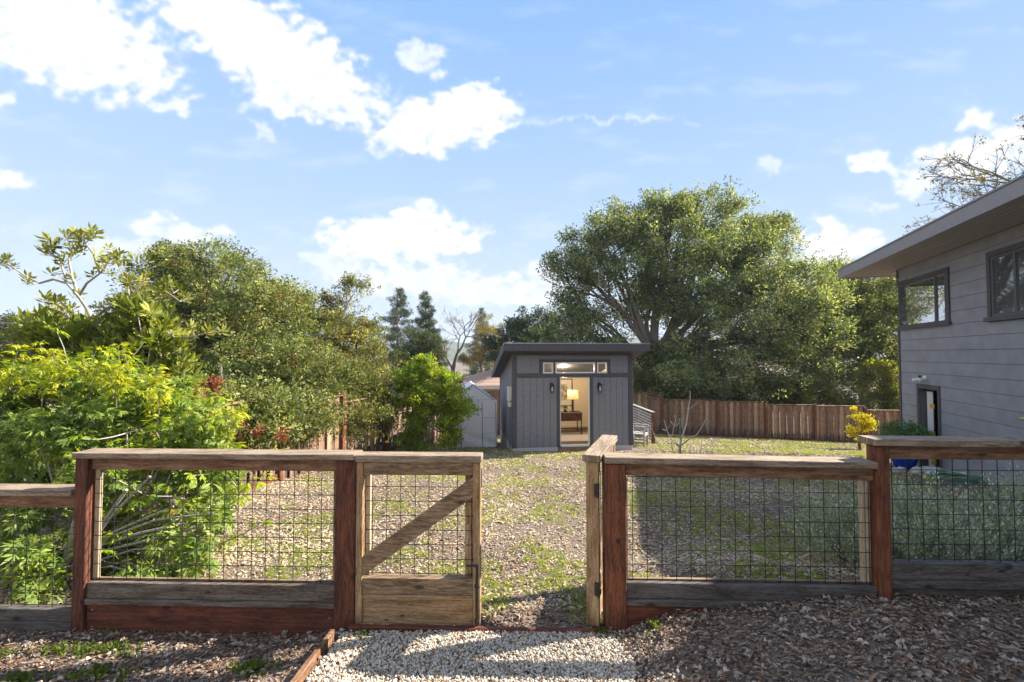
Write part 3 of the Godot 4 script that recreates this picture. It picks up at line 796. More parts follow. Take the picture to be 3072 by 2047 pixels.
	part(cl, "rim", lathe([[0.086, -0.012], [0.105, -0.008], [0.105, 0.004], [0.086, 0.004]], 20), M.white, Vector3.ZERO, Basis(Vector3.RIGHT, 0.24))
	var al := OmniLight3D.new(); al.name = "ceiling_light_glow"; al.light_color = Color(1.0, 0.89, 0.72); al.light_energy = 0.85; al.light_size = 0.07; al.omni_range = 9.0; al.omni_attenuation = 2.0; al.shadow_enabled = true
	cl.add_child(al); al.position = Vector3(0, -0.10, 0)

# ---------------------------------------------------------------- front fence and gates
var fence_turn := deg_to_rad(-1.69)
func FP(x: float) -> Vector3:
	return Vector3(x, 0, -3.2 + 0.0295 * x)

func mesh_wires(p: Node3D, x0: float, x1: float, y0: float, y1: float, z: float):
	var key := "vw%.3f" % (y1 - y0)
	if not cache.has(key): cache[key] = rod(Vector3(0, 0, 0), Vector3(0, y1 - y0, 0), 0.0027, 5)
	var x := x0 + 0.05
	while x < x1:
		part(p, "wire", cache[key], M.wire, Vector3(x + rng.randf_range(-0.001, 0.001), y0, z), Basis(Vector3(0, 0, 1), rng.randf_range(-0.004, 0.004)))
		x += 0.1016
	key = "hw%.3f" % (x1 - x0)
	if not cache.has(key): cache[key] = rod(Vector3(0, 0, 0), Vector3(x1 - x0, 0, 0), 0.0027, 5)
	var y := y0 + 0.012
	while y < y1:
		part(p, "wire", cache[key], M.wire, Vector3(x0, y, z - 0.005))
		y += 0.1016

func build_front_fence():
	# low section at the far left
	var f := thing("wire_fence", "low wire mesh fence section stepping down in front of the leafy shrub", "fence", FP(-3.145), fence_turn, "wire mesh fence sections")
	bar(f, "cap", Vector3(-1.5, 0.957, -0.13), Vector3(-0.003, 1.005, 0.02), M.capwood, 0.004)
	bar(f, "rail", Vector3(-1.46, 0.86, -0.08), Vector3(-0.003, 0.955, -0.035), M.rail)
	bar(f, "rail", Vector3(-1.46, 0.058, -0.09), Vector3(-0.003, 0.143, -0.02), M.darkrail)
	bar(f, "kickboard", Vector3(-1.46, -0.08, -0.085), Vector3(-0.003, 0.056, -0.012), M.darkrail)
	bar(f, "post", Vector3(-1.55, -0.2, -0.10), Vector3(-1.462, 0.955, 0.0), M.redwood)
	mesh_wires(f, -1.46, -0.003, 0.143, 0.86, -0.055)
	# main left section
	f = thing("wire_fence", "wire mesh fence section with red kickboard left of the closed gate", "fence", FP(-3.14), fence_turn, "wire mesh fence sections")
	bar(f, "post", Vector3(0.0, -0.2, -0.092), Vector3(0.09, 1.226, 0.0), M.darkpost, 0.004)
	bar(f, "post", Vector3(1.895, -0.15, -0.14), Vector3(2.038, 1.226, 0.004), M.darkpost, 0.006)
	bar(f, "cap", Vector3(-0.008, 1.228, -0.15), Vector3(2.036, 1.268, 0.022), M.capwood, 0.004)
	bar(f, "rail", Vector3(0.092, 1.138, -0.08), Vector3(1.893, 1.226, -0.034), M.rail)
	bar(f, "rail", Vector3(0.092, 0.228, -0.09), Vector3(1.893, 0.338, -0.02), M.lowrail)
	bar(f, "rail", Vector3(0.092, 0.19, -0.092), Vector3(1.893, 0.226, -0.002), M.lowrail)
	var kb := bar(f, "kickboard", Vector3(0.092, -0.08, -0.06), Vector3(1.893, 0.188, -0.025), M.redboard)
	for q in [[-0.86, 0.09], [-0.86, -0.03], [0.86, 0.06], [0.85, -0.04]]:
		part(kb, "nail", lathe([[0.0, 0.0], [0.006, 0.0], [0.004, 0.002], [0.0, 0.003]], 8), M.galv, Vector3(q[0], q[1], 0.0175), Basis(Vector3.RIGHT, PI / 2))
	for x in [[0.092, 0.132], [1.855, 1.893]]:
		bar(f, "stop_strip", Vector3(x[0], 0.34, -0.085), Vector3(x[1], 1.136, -0.062), M.pale if x[0] < 1.0 else M.weathered)
	bar(f, "stop_strip", Vector3(0.133, 0.339, -0.085), Vector3(1.854, 0.352, -0.062), M.weathered)
	mesh_wires(f, 0.10, 1.89, 0.339, 1.137, -0.055)
	# closed gate leaf
	var g := thing("garden_gate", "closed wooden gate leaf with wire mesh and diagonal brace", "gate", FP(-1.098), fence_turn, "gate leaves")
	gate_leaf(g, 0.878, true)
	# open gate leaf, swung inwards from the right post
	var og := thing("garden_gate", "open wooden gate leaf swung inwards, seen end-on beside the red post", "gate", Vector3(0.603, 0, -3.2), deg_to_rad(69.5), "gate leaves")
	gate_leaf(og, 0.86, false)
	for y in [0.30, 0.98]:
		var hg := bar(og, "hinge", Vector3(-0.012, y, -0.03), Vector3(0.06, y + 0.09, -0.004), M.black, 0.002)
		part(hg, "pin", rod(Vector3(-0.04, -0.05, 0.015), Vector3(-0.04, 0.05, 0.015), 0.007), M.black)
	# right section
	f = thing("wire_fence", "wire mesh fence section right of the open gate with rough red post", "fence", FP(0.646), fence_turn, "wire mesh fence sections")
	var p3 := bar(f, "post", Vector3(0.0, -0.12, -0.14), Vector3(0.144, 1.213, 0.004), M.redwood, 0.006, 2)
	bar(p3, "post_bracket", Vector3(0.02, -0.64, 0.0725), Vector3(0.0725, -0.52, 0.076), M.galv, 0.001)
	bar(p3, "post_bracket", Vector3(0.0725, -0.64, -0.04), Vector3(0.0755, -0.52, 0.076), M.galv, 0.001)
	var slant := Basis(Vector3(0, 0, 1), -0.0135)
	part(f, "cap", block(Vector3(1.842, 0.045, 0.165), 0.004, 1), M.capwood, Vector3(0.918, 1.228, -0.062), slant)
	part(f, "rail", block(Vector3(1.70, 0.088, 0.045), 0.003, 3), M.rail, Vector3(0.995, 1.157, -0.057), slant)
	part(f, "rail", block(Vector3(1.70, 0.105, 0.07), 0.003, 2), M.darkrail, Vector3(0.995, 0.336, -0.055), Basis(Vector3(0, 0, 1), -0.006))
	part(f, "rail", block(Vector3(1.70, 0.044, 0.088), 0.003, 1), M.darkrail, Vector3(0.995, 0.259, -0.048), Basis(Vector3(0, 0, 1), -0.006))
	bar(f, "kickboard", Vector3(0.146, -0.05, -0.06), Vector3(1.842, 0.23, -0.025), M.redboard)
	for x in [[0.146, 0.17], [1.776, 1.80], [1.81, 1.838]]:
		bar(f, "stop_strip", Vector3(x[0], 0.392, -0.09), Vector3(x[1], 1.10, -0.062), M.pale)
	bar(f, "stop_strip", Vector3(0.171, 0.39, -0.09), Vector3(1.775, 0.402, -0.062), M.weathered)
	mesh_wires(f, 0.148, 1.84, 0.388, 1.112, -0.055)
	# higher section at the right
	f = thing("wire_fence", "higher wire mesh fence section in front of the rosemary and the house", "fence", FP(2.49), fence_turn, "wire mesh fence sections")
	bar(f, "post", Vector3(0.0, 0.1, -0.10), Vector3(0.088, 1.34, 0.0), M.redwood, 0.005)
	bar(f, "post", Vector3(1.95, 0.1, -0.10), Vector3(2.038, 1.34, 0.0), M.redwood, 0.005)
	part(f, "cap", block(Vector3(2.13, 0.046, 0.165), 0.004, 2), M.capwood, Vector3(1.035, 1.366, -0.06), Basis(Vector3(0, 0, 1), -0.006))
	bar(f, "rail", Vector3(0.09, 1.25, -0.08), Vector3(1.948, 1.338, -0.034), M.rail)
	bar(f, "rail", Vector3(0.09, 0.44, -0.09), Vector3(1.948, 0.55, -0.02), M.darkrail)
	bar(f, "rail", Vector3(0.09, 0.385, -0.092), Vector3(1.948, 0.438, -0.008), M.darkrail)
	bar(f, "kickboard", Vector3(0.09, 0.15, -0.08), Vector3(1.948, 0.383, -0.05), M.darkrail)
	mesh_wires(f, 0.09, 1.948, 0.551, 1.25, -0.055)
	# board underfoot across the gateway and the edge board of the gravel path
	var t1 := top("threshold_board", block(Vector3(1.78, 0.10, 0.04), 0.006, 2), M.redboard, FP(-0.24) + Vector3(0, 0.052, 0.03)); t1.rotation.y = fence_turn
	tag(t1, "reddish threshold board under the gateway between the two gate posts", "board")
	var a := Vector3(-1.20, gy(-1.2, -3.1) + 0.03, -3.1); var b := Vector3(-1.165, gy(-1.165, -2.0) + 0.03, -2.0)
	var eb := top("edging_board", block(Vector3(0.034, 0.09, (b - a).length()), 0.004, 3), M.rail, (a + b) / 2)
	eb.basis = Basis.looking_at((a - b).normalized(), Vector3.UP)
	tag(eb, "tan timber edging board between the bark mulch and the white gravel", "board")

func gate_leaf(g: Node3D, w: float, bolt: bool):
	bar(g, "stile", Vector3(0.0, 0.085, -0.088), Vector3(0.047, 1.214, 0.0), M.fir, 0.004, 1)
	bar(g, "stile", Vector3(w - 0.052, 0.085, -0.088), Vector3(w, 1.214, 0.0), M.fir, 0.004, 2)
	bar(g, "cap", Vector3(-0.004, 1.216, -0.115), Vector3(w + 0.008, 1.264, 0.018), M.capwood, 0.004)
	bar(g, "rail", Vector3(0.048, 1.122, -0.05), Vector3(w - 0.053, 1.214, -0.008), M.weathered)
	bar(g, "rail", Vector3(0.048, 0.292, -0.08), Vector3(w - 0.053, 0.404, -0.008), M.weathered)
	bar(g, "rail", Vector3(0.048, 0.257, -0.08), Vector3(w - 0.053, 0.290, -0.004), M.fir)
	bar(g, "kickboard", Vector3(0.048, 0.082, -0.06), Vector3(w - 0.053, 0.255, -0.018), M.fir)
	bar(g, "stop_strip", Vector3(0.048, 0.406, -0.087), Vector3(0.082, 1.12, -0.06), M.pale)
	bar(g, "stop_strip", Vector3(w - 0.115, 0.406, -0.087), Vector3(w - 0.053, 1.12, -0.06), M.fir)
	mesh_wires(g, 0.05, w - 0.055, 0.405, 1.122, -0.054)
	var a := Vector2(0.048, 0.415); var b := Vector2(w - 0.053, 1.10)
	var dir := (b - a).normalized()
	var up := 0.102 / dir.x
	part(g, "brace", prism(PackedVector2Array([Vector2(a.x, a.y), Vector2(b.x, b.y - up + 0.01), Vector2(b.x, b.y + 0.01), Vector2(a.x, a.y + up)]), 0.036), M.weathered, Vector3(0, 0, -0.026))
	if bolt:
		var cb := part(g, "cane_bolt", rod(Vector3(0, 0.06, 0), Vector3(0, 0.51, 0), 0.0075, 8), M.black, Vector3(w - 0.022, 0, 0.014))
		part(cb, "handle", rod(Vector3(0.006, 0.51, 0), Vector3(-0.075, 0.512, 0.006), 0.007, 8), M.black)
		for y in [0.12, 0.36]:
			bar(cb, "guide", Vector3(-0.016, y, -0.013), Vector3(0.016, y + 0.02, 0.011), M.black, 0.002)
		bar(g, "latch", Vector3(w + 0.001, 1.03, -0.06), Vector3(w + 0.01, 1.17, -0.035), M.galv, 0.002)

# ---------------------------------------------------------------- board fences round the yard
func board_run(f: Node3D, a: Vector3, b: Vector3, base_y: float, hgt: float, sd: float):
	# one panel of alternating boards from post a to post b (local to f), capped
	var dir := Vector3(b.x - a.x, 0, b.z - a.z); var L := dir.length(); dir = dir.normalized()
	var bs := Basis(dir, Vector3.UP, dir.cross(Vector3.UP))
	var n := maxi(2, roundi(L / 0.305))
	var pitch_w := L / n
	for i in n:
		for k in 2:
			var x := (i + 0.25 + 0.5 * k) * pitch_w
			var hh := hgt - 0.03 + rng.randf_range(-0.01, 0.004)
			var m := block(Vector3(0.158, 1.8, 0.018), 0.002, (i * 3 + k + int(sd)) % 7, true)
			var o := part(f, "board", m, ([M.fence_a, M.fence_c, M.fence_a, M.fence_b][(i * 7 + int(sd * 3)) % 4] if k == 0 else [M.fence_b, M.fence_a][(i + int(sd)) % 2]), a + dir * x + Vector3(0, base_y - a.y + hh / 2, 0) + bs.z * (0.0 if k == 0 else -0.045), bs.rotated(bs.z, rng.randf_range(-0.006, 0.006)).scaled_local(Vector3(1, hh / 1.8, 1)))
			o.name = o.name
	for y in [0.25, hgt - 0.3]:
		part(f, "rail", block(Vector3(snappedf(L, 0.05), 0.09, 0.04), 0.003, 1), M.fence_b, a + dir * (L / 2) + Vector3(0, base_y - a.y + y, 0) - bs.z * 0.08, bs)
	part(f, "cap", block(Vector3(snappedf(L, 0.05), 0.03, 0.14), 0.003, 2), M.fence_a, a + dir * (L / 2) + Vector3(0, base_y - a.y + hgt, 0) - bs.z * 0.02, bs)

func fence_line(called: String, label: String, pts: Array, hgt: float, face: float):
	# pts: [x, d, base height, height]
	var o: Vector3 = Vector3(pts[0][0], pts[0][2], -pts[0][1])
	var f := thing(called, label, "fence", o)
	for i in pts.size():
		var p := Vector3(pts[i][0], pts[i][2], -pts[i][1]) - o
		var hh: float = pts[i][3] + 0.06
		var dirp: Array = pts[mini(i + 1, pts.size() - 1)]; var dirm: Array = pts[maxi(i - 1, 0)]
		var yaw := atan2(-(-dirp[1] + dirm[1]), dirp[0] - dirm[0])
		part(f, "post", block(Vector3(0.11, 2.1, 0.11), 0.004, i % 4), M.redwood, p + Vector3(0, hh / 2 - 0.1, 0), Basis(Vector3.UP, yaw).scaled_local(Vector3(1, (hh + 0.2) / 2.1, 1)))
		if i < pts.size() - 1:
			var q := Vector3(pts[i + 1][0], pts[i + 1][2], -pts[i + 1][1]) - o
			var low := minf(p.y, q.y)
			if face > 0: board_run(f, Vector3(p.x, p.y, p.z), Vector3(q.x, q.y, q.z), low + 0.03, pts[i][3], i)
			else: board_run(f, Vector3(q.x, q.y, q.z), Vector3(p.x, p.y, p.z), low + 0.03, pts[i][3], i)
			var kd := q - p
			part(f, "kickboard", block(Vector3(snappedf(kd.length(), 0.05), 0.24, 0.03), 0.003, 1), M.redboard, (p + q) / 2 + Vector3(0, -0.05, 0), Basis(Vector3(kd.x, 0, kd.z).normalized(), Vector3.UP, Vector3(kd.x, 0, kd.z).normalized().cross(Vector3.UP)))
	return f

func build_yard_fences():
	var pts := []
	for a in [[1840, 1297, 24.2, 2.05], [1990, 1301, 23.5, 1.75], [2155, 1308, 23.0, 1.75], [2300, 1314, 22.8, 1.75], [2447, 1325, 22.5, 1.78], [2598, 1331, 22.3, 1.68], [2745, 1340, 22.0, 1.68]]:
		var p := W(a[0], a[1], a[2])
		pts.append([p.x, a[2], p.y, a[3]])
	pts.push_front([2.6, 23.6, -1.95, 2.05]); pts.push_front([0.2, 21.8, -1.75, 2.05]); pts.push_front([-2.2, 20.0, -1.60, 2.05])
	fence_line("board_fence", "brown board-on-board fence with red posts along the back of the lawn", pts, 1.75, 1.0)
	var sp := []
	var xs := [[-4.78, 6.0], [-4.72, 6.9], [-4.55, 8.95], [-4.12, 11.1], [-3.6, 13.2], [-3.05, 15.4], [-2.55, 17.7], [-2.2, 19.9]]
	for q in xs:
		sp.append([q[0], q[1], gy(q[0], -q[1]), 1.75 if q[1] < 6.8 else 1.62])
	fence_line("board_fence", "brown board fence with red kickboard running along the left side under the oaks", sp, 1.6, 1.0)
	# low slatted screen beside the studio
	var a := Vector3(5.0, gy(5.0, -16.2), -16.2)
	var s := thing("slatted_screen", "low weathered slatted screen with a red end post behind the wooden armchair", "screen", a)
	part(s, "post", block(Vector3(0.10, 1.2, 0.10), 0.004, 1), M.redwood, Vector3(0, 0.5, 0))
	part(s, "post", block(Vector3(0.10, 1.2, 0.10), 0.004, 2), M.redwood, Vector3(-0.06, 0.45, -2.5))
	for i in 9:
		part(s, "slat", block(Vector3(0.022, 0.065, 2.46), 0.002, i % 5), M.greywood, Vector3(-0.03 - 0.03, 0.14 + i * 0.105, -1.25), Basis(Vector3.UP, 0.024))
	part(s, "cap", block(Vector3(0.14, 0.03, 2.6), 0.003, 1), M.greywood, Vector3(-0.03, 1.115, -1.25), Basis(Vector3.UP, 0.024))

# ---------------------------------------------------------------- neighbour's house behind the studio
func build_neighbour():
	var h := thing("neighbour_house", "yellow bungalow with a pale pinkish shingle roof beyond the back fence", "house", Vector3(0.4, -3.6, -33.0), deg_to_rad(6))
	bar(h, "wall", Vector3(-4.2, 0, -6), Vector3(6, 3.15, 0), mottle(61, Vector3(0.62, 0.46, 0.10), Vector3(0.70, 0.53, 0.13), 0.03, 2.0), 0.0)
	bar(h, "fascia", Vector3(-4.7, 3.17, 0.4), Vector3(6.5, 3.36, 0.46), plain(lin(0.75, 0.72, 0.70), 0.7))
	bar(h, "soffit", Vector3(-4.7, 3.15, -6.4), Vector3(6.5, 3.17, 0.46), plain(lin(0.62, 0.58, 0.5), 0.8), 0.0)
	var rm := mottle(62, Vector3(0.33, 0.215, 0.17), Vector3(0.50, 0.35, 0.28), 0.12, 1.4, 0.95, 3)
	# hip roof laid in courses
	var n := 15
	for side in 2:
		for i in n:
			var t0 := float(i) / n; var t1 := float(i + 1) / n
			var st := st_new()
			var c := func(t: float, k: float, lift: float): return Vector3(lerpf(-4.75, -0.6, t) if k < 0 else lerpf(6.55, 2.6, t), 3.36 + 1.35 * t + lift, lerpf(0.5, -2.9, t))
			var p0: Vector3; var p1: Vector3; var p2: Vector3; var p3: Vector3
			if side == 0:
				p0 = c.call(t0, -1, 0.03); p1 = c.call(t0, 1, 0.03); p2 = c.call(t1, 1, 0.0); p3 = c.call(t1, -1, 0.0)
				quad(st, p0, p1, p2, p3, Vector3(0, 0.93, 0.36)); quad(st, p0, p1, p1 - Vector3(0, 0.04, 0), p0 - Vector3(0, 0.04, 0), Vector3(0, 0, 1))
			else:
				p0 = Vector3(lerpf(-4.75, -0.6, t0), 3.36 + 1.35 * t0 + 0.03, lerpf(0.5, -2.9, t0)); p1 = Vector3(p0.x, p0.y, lerpf(-6.4, -2.95, t0))
				p3 = Vector3(lerpf(-4.75, -0.6, t1), 3.36 + 1.35 * t1, lerpf(0.5, -2.9, t1)); p2 = Vector3(p3.x, p3.y, lerpf(-6.4, -2.95, t1))
				quad(st, p0, p1, p2, p3, Vector3(-0.31, 0.95, 0)); quad(st, p0, p1, p1 - Vector3(0, 0.04, 0), p0 - Vector3(0, 0.04, 0), Vector3(-1, 0, 0))
			part(h, "shingle_course", st.commit(), rm)
	var bst := st_new()
	quad(bst, Vector3(-4.75, 3.37, -6.4), Vector3(6.55, 3.37, -6.4), Vector3(2.6, 4.70, -2.95), Vector3(-0.6, 4.70, -2.95), Vector3(0, 0.93, -0.36))
	tri(bst, Vector3(6.55, 3.37, 0.5), Vector3(6.55, 3.37, -6.4), Vector3(2.6, 4.70, -2.95), Vector3(0.31, 0.95, 0))
	part(h, "roof", bst.commit(), rm)
	for x in [-3.4, -1.6]:
		var w := bar(h, "window", Vector3(x, 1.2, 0.0), Vector3(x + 1.1, 2.4, 0.03), M.white)
		bar(w, "pane", Vector3(-0.5, -0.53, 0.016), Vector3(0.5, 0.53, 0.022), M.glass, 0.0)

# ---------------------------------------------------------------- leaves and trees
func leaf_blade(st: SurfaceTool, at: Vector3, dir: Vector3, length: float, width: float, c: Color, fold := 0.25, wide_at := 0.5, droop := 0.0):
	var side := dir.cross(rand_dir())
	if side.length() < 0.05: side = dir.cross(Vector3.UP)
	side = side.normalized()
	leaf_side(st, at, dir, side, length, width, c, fold, wide_at, droop)

func leaf_side(st: SurfaceTool, at: Vector3, dir: Vector3, side: Vector3, length: float, width: float, c: Color, fold := 0.25, wide_at := 0.5, droop := 0.0):
	var up := side.cross(dir).normalized()
	var tip := at + dir * length + Vector3.DOWN * droop * length
	var m := at + dir * (length * wide_at) + Vector3.DOWN * droop * length * wide_at * wide_at
	var l := m + side * (width * 0.5) + up * (fold * width * 0.5)
	var r := m - side * (width * 0.5) + up * (fold * width * 0.5)
	st.set_color(c)
	var n1 := (l - at).cross(tip - at).normalized()
	if n1.dot(up) < 0: n1 = -n1
	tri(st, at, l, tip, n1)
	var n2 := (r - at).cross(tip - at).normalized()
	if n2.dot(up) < 0: n2 = -n2
	tri(st, at, r, tip, n2)

# a twig end with n leaves spread round it, about one unit across
func sprig(n: int, length: float, width: float, sd: int, spread := 0.5, wide_at := 0.5) -> ArrayMesh:
	rng.seed = sd
	var st := st_new()
	for i in n:
		var p := rand_dir() * spread * pow(rng.randf(), 0.5)
		var dir := (rand_dir() * 0.8 + p.normalized() * 0.6 + Vector3(0, 0.15, 0)).normalized()
		var v := rng.randf_range(0.5, 1.55)
		leaf_blade(st, p, dir, length * rng.randf_range(0.75, 1.25), width * rng.randf_range(0.8, 1.2), Color(v * rng.randf_range(0.9, 1.12), v, v * rng.randf_range(0.75, 1.1)), 0.25, wide_at)
	return st.commit()

# a palmate leaf of five hanging leaflets on a stalk; several make a shoot
func palmate_shoot(n: int, sd: int) -> ArrayMesh:
	rng.seed = sd
	var st := st_new()
	for i in n:
		var a := TAU * i / n + rng.randf_range(-0.4, 0.4)
		var out := Vector3(cos(a), rng.randf_range(0.15, 0.9), sin(a)).normalized()
		var hub := out * rng.randf_range(0.09, 0.15)
		var v := rng.randf_range(0.75, 1.25)
		var c := Color(v, v, v * 0.9)
		for k in 5:
			var b := (k - 2) * 0.62 + rng.randf_range(-0.1, 0.1)
			var flat := Vector3(out.x, 0.0, out.z).normalized()
			var dir := (flat * cos(b) + flat.cross(Vector3.UP) * sin(b) + Vector3(0, rng.randf_range(-0.9, 0.25), 0)).normalized()
			var side := (dir.cross(Vector3.UP).normalized() + rand_dir() * 0.35).normalized()
			leaf_side(st, hub, dir, side, rng.randf_range(0.085, 0.13) * (1.0 if k in [1, 2, 3] else 0.75), 0.031, c, -0.25, 0.58, rng.randf_range(0.0, 0.45))
		st.set_color(Color(1.2, 1.0, 0.8))
		tri(st, Vector3.ZERO, hub, hub + Vector3(0.003, 0.003, 0), Vector3.UP)
	return st.commit()

# a whorl of long leaves round a shoot tip
func whorl(n: int, length: float, width: float, sd: int) -> ArrayMesh:
	rng.seed = sd
	var st := st_new()
	for i in n:
		var a := TAU * i / n * 1.618 * 2.0
		var lift := lerpf(0.25, 1.5, float(i) / n)
		var dir := Vector3(cos(a), lift, sin(a)).normalized()
		var side := dir.cross(Vector3.UP).normalized()
		var v := rng.randf_range(0.7, 1.3)
		var at := Vector3(0, -0.5 + 0.55 * float(i) / n, 0) * length
		leaf_side(st, at, dir, side, length * rng.randf_range(0.75, 1.1), width * rng.randf_range(0.8, 1.15), Color(v * rng.randf_range(0.9, 1.25), v, v * rng.randf_range(0.6, 1.0)), -0.35, 0.62, 0.06)
	return st.commit()

func curve_pts(a: Vector3, b: Vector3, bend: Vector3, n: int, wig: float) -> Array:
	var out := []
	for i in n + 1:
		var t := float(i) / n
		var p := a.lerp(b, t) + bend * (4.0 * t * (1.0 - t))
		if i > 0 and i < n: p += rand_dir() * wig
		out.append(p)
	return out

func taper(r0: float, r1: float, n: int) -> Array:
	var out := []
	for i in n + 1: out.append(lerpf(r0, r1, float(i) / n))
	return out

# blobs: [centre (world), radii]; the crown is scattered with twig ends, the limbs reach into each blob
func tree(called: String, label: String, at: Vector3, fork: Vector3, trunk_r: float, blobs: Array, n: int, mesh: Mesh, size: Vector2, ca: Color, cb: Color, mat: Material, bark: Material, group := "", opts := {}) -> Node3D:
	var o := thing(called, label, opts.get("category", "tree"), at, 0.0, group)
	var st := st_new()
	var lean: Vector3 = opts.get("lean", Vector3.ZERO)
	tube(st, curve_pts(at - Vector3(0, 0.2, 0) - at, fork - at, lean, 6, trunk_r * 0.15), taper(trunk_r * 1.25, trunk_r * 0.8, 6), 10)
	var total := 0.0
	for b in blobs: total += pow(b[1].x * b[1].y * b[1].z, 0.6667)
	var xf := []; var cols := PackedColorArray()
	var gap: float = opts.get("gap", -0.12); var gf: float = opts.get("gap_freq", 0.55)
	for b in blobs:
		var c: Vector3 = b[0]; var r: Vector3 = b[1]; var wt: float = b[2] if b.size() > 2 else 1.0
		if opts.get("limbs", true):
			var tip := c - at
			var lp := curve_pts(fork - at, tip, Vector3(rng.randf_range(-0.1, 0.1), rng.randf_range(-0.12, 0.1), 0) * (tip - (fork - at)).length(), 6, trunk_r * 0.35)
			var thin := clampf((r.x + r.y) * 0.5 / (trunk_r * 4.0), 0.12, 1.0)
			tube(st, lp, taper(trunk_r * rng.randf_range(0.42, 0.6) * lerpf(0.4, 1.0, thin), trunk_r * 0.16 * thin, 6), 7)
			for k in opts.get("twigs", 5):
				var s: Vector3 = lp[rng.randi_range(2, 6)]
				var e := tip + rand_dir() * r * 0.85
				tube(st, curve_pts(s, e, rand_dir() * 0.08 * (e - s).length(), 4, trunk_r * 0.12), taper(trunk_r * 0.17 * thin, trunk_r * 0.03 * thin, 4), 5)
		var m := int(wt * maxi(90, int(n * pow(r.x * r.y * r.z, 0.6667) / total)))
		var cr: float = opts.get("clump", 0.38)
		var per := 15
		for i in int(ceil(m / float(per))):
			var dir := rand_dir()
			var q := pow(rng.randf(), 0.36)
			var centre := c + dir * r * q
			var lump := nz.get_noise_3d(centre.x * gf, centre.y * gf, centre.z * gf)
			if lump < gap and wt == 1.0: continue
			if q > 0.85 and lump < gap + 0.15 and wt == 1.0: continue
			var tone := rng.randf_range(0.78, 1.2)
			var hue := rng.randf_range(-0.08, 0.10)
			var cs := cr * rng.randf_range(0.5, 1.25)
			for j in per:
				var off := Vector3(rng.randfn(0, 0.5), rng.randfn(0, 0.3), rng.randfn(0, 0.5)) * cs
				var p := centre + off
				var s := rng.randf_range(size.x, size.y)
				var up := (dir * 0.5 + off.normalized() * 0.5 + rand_dir() * 0.6 + Vector3(0, 0.35, 0)).normalized()
				xf.append(Transform3D(basis_up(up, rng.randf() * TAU, Vector3.ONE * s), p - at))
				var t := rng.randf()
				var col := ca.lerp(cb, t * t) * tone
				col.r *= 1.0 + hue
				if rng.randf() < opts.get("odd", 0.0): col = opts.get("odd_color", col)
				cols.append(col)
	part(o, "trunk", st.commit(), bark)
	multi(o, "crown", mesh, mat, xf, cols)
	return o

func B(px: float, py: float, d: float, rx: float, ry: float, wt := 1.0, rz := -1.0) -> Array:
	# a crown lobe seen at photograph coordinates with half-sizes in photograph pixels
	var k := d / FOCAL
	return [W(px, py, d), Vector3(rx * k, ry * k, (rz if rz > 0.0 else (rx + ry) * 0.5) * k), wt]

func conifer(label: String, px: float, top_py: float, d: float, base_half: float, sd: int, dens := 1.0):
	rng.seed = sd
	var tip := W(px, top_py, d)
	var at := Vector3(tip.x, gy(tip.x, -d) - 0.3, -d)
	var hgt := tip.y - at.y
	var o := thing("conifer", label, "tree", at, 0.0, "conifers beyond the back fence")
	var st := st_new()
	tube(st, [Vector3.ZERO, Vector3(0.05, hgt * 0.5, 0), Vector3(0, hgt * 0.98, 0)], [0.22, 0.13, 0.02], 8)
	var xf := []; var cols := PackedColorArray()
	var y := hgt * 0.16
	while y < hgt * 0.99:
		var t := y / hgt
		var nb := 6
		for i in nb:
			var a := rng.randf() * TAU
			var reach := base_half * pow(1.0 - t, 0.75) * rng.randf_range(0.55, 1.15) + 0.1
			var out := Vector3(cos(a), 0, sin(a))
			var e := Vector3(0, y, 0) + out * reach + Vector3(0, reach * rng.randf_range(-0.05, 0.28), 0)
			tube(st, [Vector3(0, y, 0), Vector3(0, y, 0).lerp(e, 0.5) + Vector3(0, -0.05 * reach, 0), e], [0.05 * (1.0 - t) + 0.012, 0.03 * (1.0 - t) + 0.008, 0.006], 4)
			var m := int(maxf(3.0, reach * 7.0 * dens))
			for k in m:
				var f := pow(rng.randf(), 0.6)
				var p := Vector3(0, y, 0).lerp(e, 0.2 + 0.85 * f) + rand_dir() * Vector3(0.2, 0.12, 0.2) * (0.6 + 0.6 * (1.0 - t))
				xf.append(Transform3D(basis_up((out + Vector3(0, 0.5, 0) + rand_dir() * 0.4).normalized(), rng.randf() * TAU, Vector3.ONE * rng.randf_range(0.4, 0.75)), p))
				cols.append(Color(0.05, 0.085, 0.045).lerp(Color(0.17, 0.20, 0.08), rng.randf()))
		y += hgt * 0.03 * rng.randf_range(0.7, 1.3)
	part(o, "trunk", st.commit(), M.bark)
	multi(o, "crown", cache.needles, M.leaf_dark, xf, cols)

func grow(st: SurfaceTool, a: Vector3, dir: Vector3, length: float, r: float, level: int, tips: Array, droop := 0.0, spread := 0.75):
	var n := 4
	var pts := [a]; var d := dir
	for i in n:
		d = (d + rand_dir() * 0.22 + Vector3(0, droop, 0)).normalized()
		pts.append(pts[-1] + d * (length / n))
	tube(st, pts, taper(r, r * 0.55, n), 6 if level > 2 else 4, false)
	if level <= 0:
		tips.append([pts[-1], d]); return
	var kids := 3 if level > 1 else 4
	for k in kids:
		var s: Vector3 = pts[rng.randi_range(2, n)] if k > 0 else pts[n]
		var nd := (d + rand_dir() * spread).normalized()
		grow(st, s, nd, length * rng.randf_range(0.55, 0.85), r * (0.55 if k > 0 else 0.6), level - 1, tips, droop, spread)

